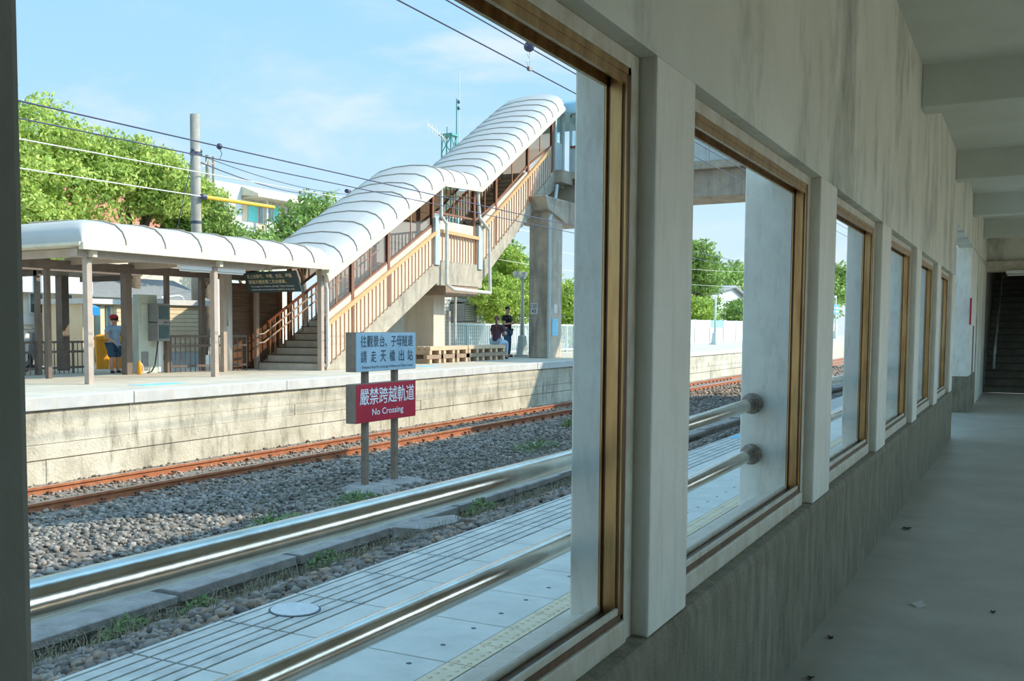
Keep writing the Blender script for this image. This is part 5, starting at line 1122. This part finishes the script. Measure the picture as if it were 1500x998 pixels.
B(-20.05, -20.0, 134.2, 138.5, 3.2, 4.4).build('board', 'blueplastic', bsn); B(-20.1, -20.02, 136.3, 136.5, PZ, 3.2).build('post', 'greysteel', bsn)
for i in range(2): B(-20.0, -19.98, 134.6, 138.0, 3.45 + 0.45 * i, 3.62 + 0.45 * i).build('stripe', 'whitetext', bsn)
# =================================================================== POLES AND WIRES
up_ = thing('utility_pole', (-20, 22.2, PZ), 'round concrete utility pole rising behind the left canopy', 'pole')
MB().lathe([(0.17, 0), (0.135, 6.95)], (-20, 22.2, PZ), 'z', 14).build('shaft', 'polecon', up_, smooth=True)
for z in (6.3, 4.4): MB().lathe([(0.155, -0.04), (0.155, 0.04)], (-20, 22.2, z), 'z', 14).build('band', 'darktext', up_)
for dy in (-0.16, 0.16):
    MB().lathe([(0.03, 0), (0.06, 0.04), (0.03, 0.08), (0.06, 0.12), (0.03, 0.18)], (-19.95, 22.2 + dy, 6.25), 'z', 10).build('insulator', 'darktext', up_)
MB().tube([(-19.85, 21.95, 6.25), (-19.8, 21.7, 5.6), (-19.85, 21.5, 4.9), (-20, 21.4, 4.0)], 0.012, 5).build('drop_wire', 'wire', up_)
ap_ = thing('bracket_pole', (-40, 48, PZ), 'thin far utility pole with cross brackets right of the main pole', 'pole')
MB().tube([(-40, 45.4, PZ), (-40, 45.4, 11.2)], 0.12, 8).build('shaft', 'polecon', ap_); MB().tube([(-40, 45.9, 8.6), (-40, 45.9, 11.2)], 0.08, 8).build('shaft', 'polecon', ap_)
for z in (10.7, 9.3): MB().bar((-40, 44.0, z - 0.1), (-40, 46.0, z + 0.1), 0.1, 0.1).build('bracket', 'polecon', ap_)
def wire(name, pts, r, m, label, group='overhead wires', sleeves=()):
    t = thing(name, pts[0], label, 'wire', group)
    MB().tube(pts, r, 5).build('strand', m, t)
    for a, b, rr, mm in sleeves: MB().tube([a, b], rr, 8).build('sleeve', mm, t)
    return t
def sagged(a, b, sag, n=14):
    a, b = Vector(a), Vector(b); return [a.lerp(b, i / n) - Vector((0, 0, sag * 4 * (i / n) * (1 - i / n))) for i in range(n + 1)]
# catenary over the near (lifted) line
w1 = wire('catenary_wire', [(-6.2, -5, 5.49), (-6.2, 13.85, 5.43), (-6.2, 70, 5.3)], 0.010, 'wire', 'upper dark overhead wire crossing the top of the nearest window')
wire('contact_wire', [(-6.2, -5, 5.16), (-6.2, 13.85, 5.13), (-6.2, 70, 5.0)], 0.010, 'wire', 'second dark overhead wire crossing the top of the nearest window')
dr = thing('dropper', (-6.2, 13.85, 5.43), 'small wire hanger with round clamp between the upper overhead wires', 'hanger')
MB().lathe([(0.02, -0.05), (0.07, -0.03), (0.07, 0.03), (0.02, 0.05)], (-6.2, 13.85, 5.44), 'y', 12).build('clamp', 'wire', dr); MB().tube([(-6.2, 13.87, 5.40), (-6.2, 13.87, 5.15)], 0.005, 5).build('rod', 'wirepale', dr)
MB().tube([(-6.2, 13.85, 5.40), (-6.2, 13.78, 5.32), (-6.2, 13.88, 5.27), (-6.2, 13.76, 5.22), (-6.2, 13.84, 5.15)], 0.005, 5).build('coil', 'wirepale', dr); B(-6.22, -6.18, 13.82, 13.90, 5.11, 5.16).build('clip', 'rust_flange', dr)
# catenary over the far track
wire('catenary_wire', [(-11.2, 3, 4.37), (-11.2, 13.0, 4.36), (-11.2, 24, 4.36), (-11.2, 60, 4.5)], 0.012, 'wire', 'dark overhead wire passing in front of the utility pole')
wire('contact_wire', [(-11.2, 3, 4.13), (-11.2, 13.0, 4.15), (-11.2, 24, 4.17), (-11.2, 60, 4.2)], 0.010, 'wire', 'dark contact wire just below, crossing the stair roof')
d2 = thing('dropper', (-11.2, 13.0, 4.36), 'small hanger between the overhead wires right of the utility pole', 'hanger')
MB().sphere((-11.2, 13.0, 4.36), 0.05, 8, 6).build('clamp', 'wire', d2); MB().tube([(-11.2, 13.0, 4.34), (-11.2, 13.06, 4.25), (-11.2, 13.0, 4.15)], 0.006, 5).build('rod', 'wire', d2)
# pale feeder wires at the utility pole
wire('feeder_wire', [(-19.75, 8, 5.72), (-19.75, 22.2, 5.75), (-19.75, 45, 5.9)], 0.016, 'wirepale', 'upper pale wire running past the utility pole')
wire('feeder_wire', [(-19.75, 8, 5.05), (-19.75, 22.2, 5.10), (-19.75, 25.4, 5.12)], 0.016, 'wirepale', 'lower pale wire ending in a yellow sleeve at the utility pole', sleeves=(((-19.75, 22.3, 5.1), (-19.75, 25.4, 5.12), 0.055, 'yellow'), ((-19.75, 22.15, 5.1), (-19.75, 22.32, 5.1), 0.075, 'wire')))
wire('service_wire', sagged((-20, 22.3, 6.3), (-24, 36.8, 7.0), 0.25), 0.012, 'wire', 'thin wire from the utility pole to the yellow sleeve by the stair roof', sleeves=(((-23.6, 35.3, 6.95), (-24, 36.8, 7.0), 0.07, 'yellow'), ((-23.5, 34.9, 6.93), (-23.6, 35.3, 6.95), 0.085, 'wire')))
wire('service_wire', sagged((-20, 22.3, 6.1), (-45, 66, 12), 0.6), 0.02, 'wire', 'thin wire from the utility pole towards the teal-windowed house')
wire('service_wire', sagged((-20, 22.2, 6.35), (-40, 45.4, 11), 0.4), 0.014, 'wirepale', 'thin pale wire between the two utility poles')
wire('cross_wire', sagged((-18, 36, 4.9), (-19, 90, 6.2), 0.4), 0.009, 'wirepale', 'pale wire passing in front of the bridge pier')
wire('cross_wire', sagged((-18, 36, 4.2), (-19, 90, 5.0), 0.4), 0.009, 'wirepale', 'lower pale wire passing in front of the bridge pier')
# antenna tower behind the stair roof
an = thing('antenna_tower', (-40, 74, PZ), 'green lattice antenna tower with thin mast behind the stair roof', 'tower')
for dx in (-0.5, 0.5):
    for dy in (-0.5, 0.5): MB().bar((-40 + dx, 74 + dy, PZ), (-40 + dx * 0.8, 74 + dy * 0.8, 16.8), 0.1, 0.1, (0, 1, 0)).build('leg', 'towergreen', an)
for i in range(10):
    z = 2 + 1.48 * i
    for (a, b) in (((-0.45, -0.45), (0.45, -0.45)), ((0.45, -0.45), (0.45, 0.45))):
        MB().bar((-40 + a[0], 74 + a[1], z), (-40 + b[0], 74 + b[1], z + 1.3), 0.06, 0.06).build('brace', 'towergreen', an); MB().bar((-40 + b[0], 74 + b[1], z), (-40 + a[0], 74 + a[1], z + 1.3), 0.06, 0.06).build('brace', 'towergreen', an)
B(-40.6, -39.4, 73.4, 74.6, 16.7, 16.85).build('platform', 'towergreen', an)
MB().tube([(-40, 75.7, 14), (-40, 75.75, 22.2)], 0.035, 6).build('mast', 'wirepale', an); MB().tube([(-40, 75.3, 14), (-40, 75.3, 19.9)], 0.05, 6).build('mast', 'towergreen', an)
MB().tube([(-40, 73.7, 16.8), (-40, 73.7, 17.4)], 0.04, 6).build('mast', 'towergreen', an)
MB().bar((-40, 70.4, 17.1), (-40, 74, 16.3), 0.06, 0.06).build('boom', 'wirepale', an)
for i in range(8): MB().bar((-40, 70.5 + 0.4 * i, 16.7 - 0.09 * i), (-40, 70.5 + 0.4 * i, 17.4 - 0.09 * i), 0.03, 0.03, (0, 1, 0)).build('element', 'wirepale', an)
for z in (19.7, 19.2): MB().sphere((-40, 75.6, z), 0.15, 8, 6).build('antenna_box', 'wire', an)
# =================================================================== GROUND BEYOND
g2 = struct(B(-200, 200, -60, 400, -1.6, -1.25).build('ground_far', 'asphalt'), 'open ground beyond the station', 'ground')
g3 = struct(B(3.16, 60, -30, 60, -0.3, -0.02).build('ground_bounce', 'bounce_paving'), 'unseen pale ground added to bounce warm sunlight into the corridor', 'ground')  # unseen ground, added as a warm reflector for the corridor
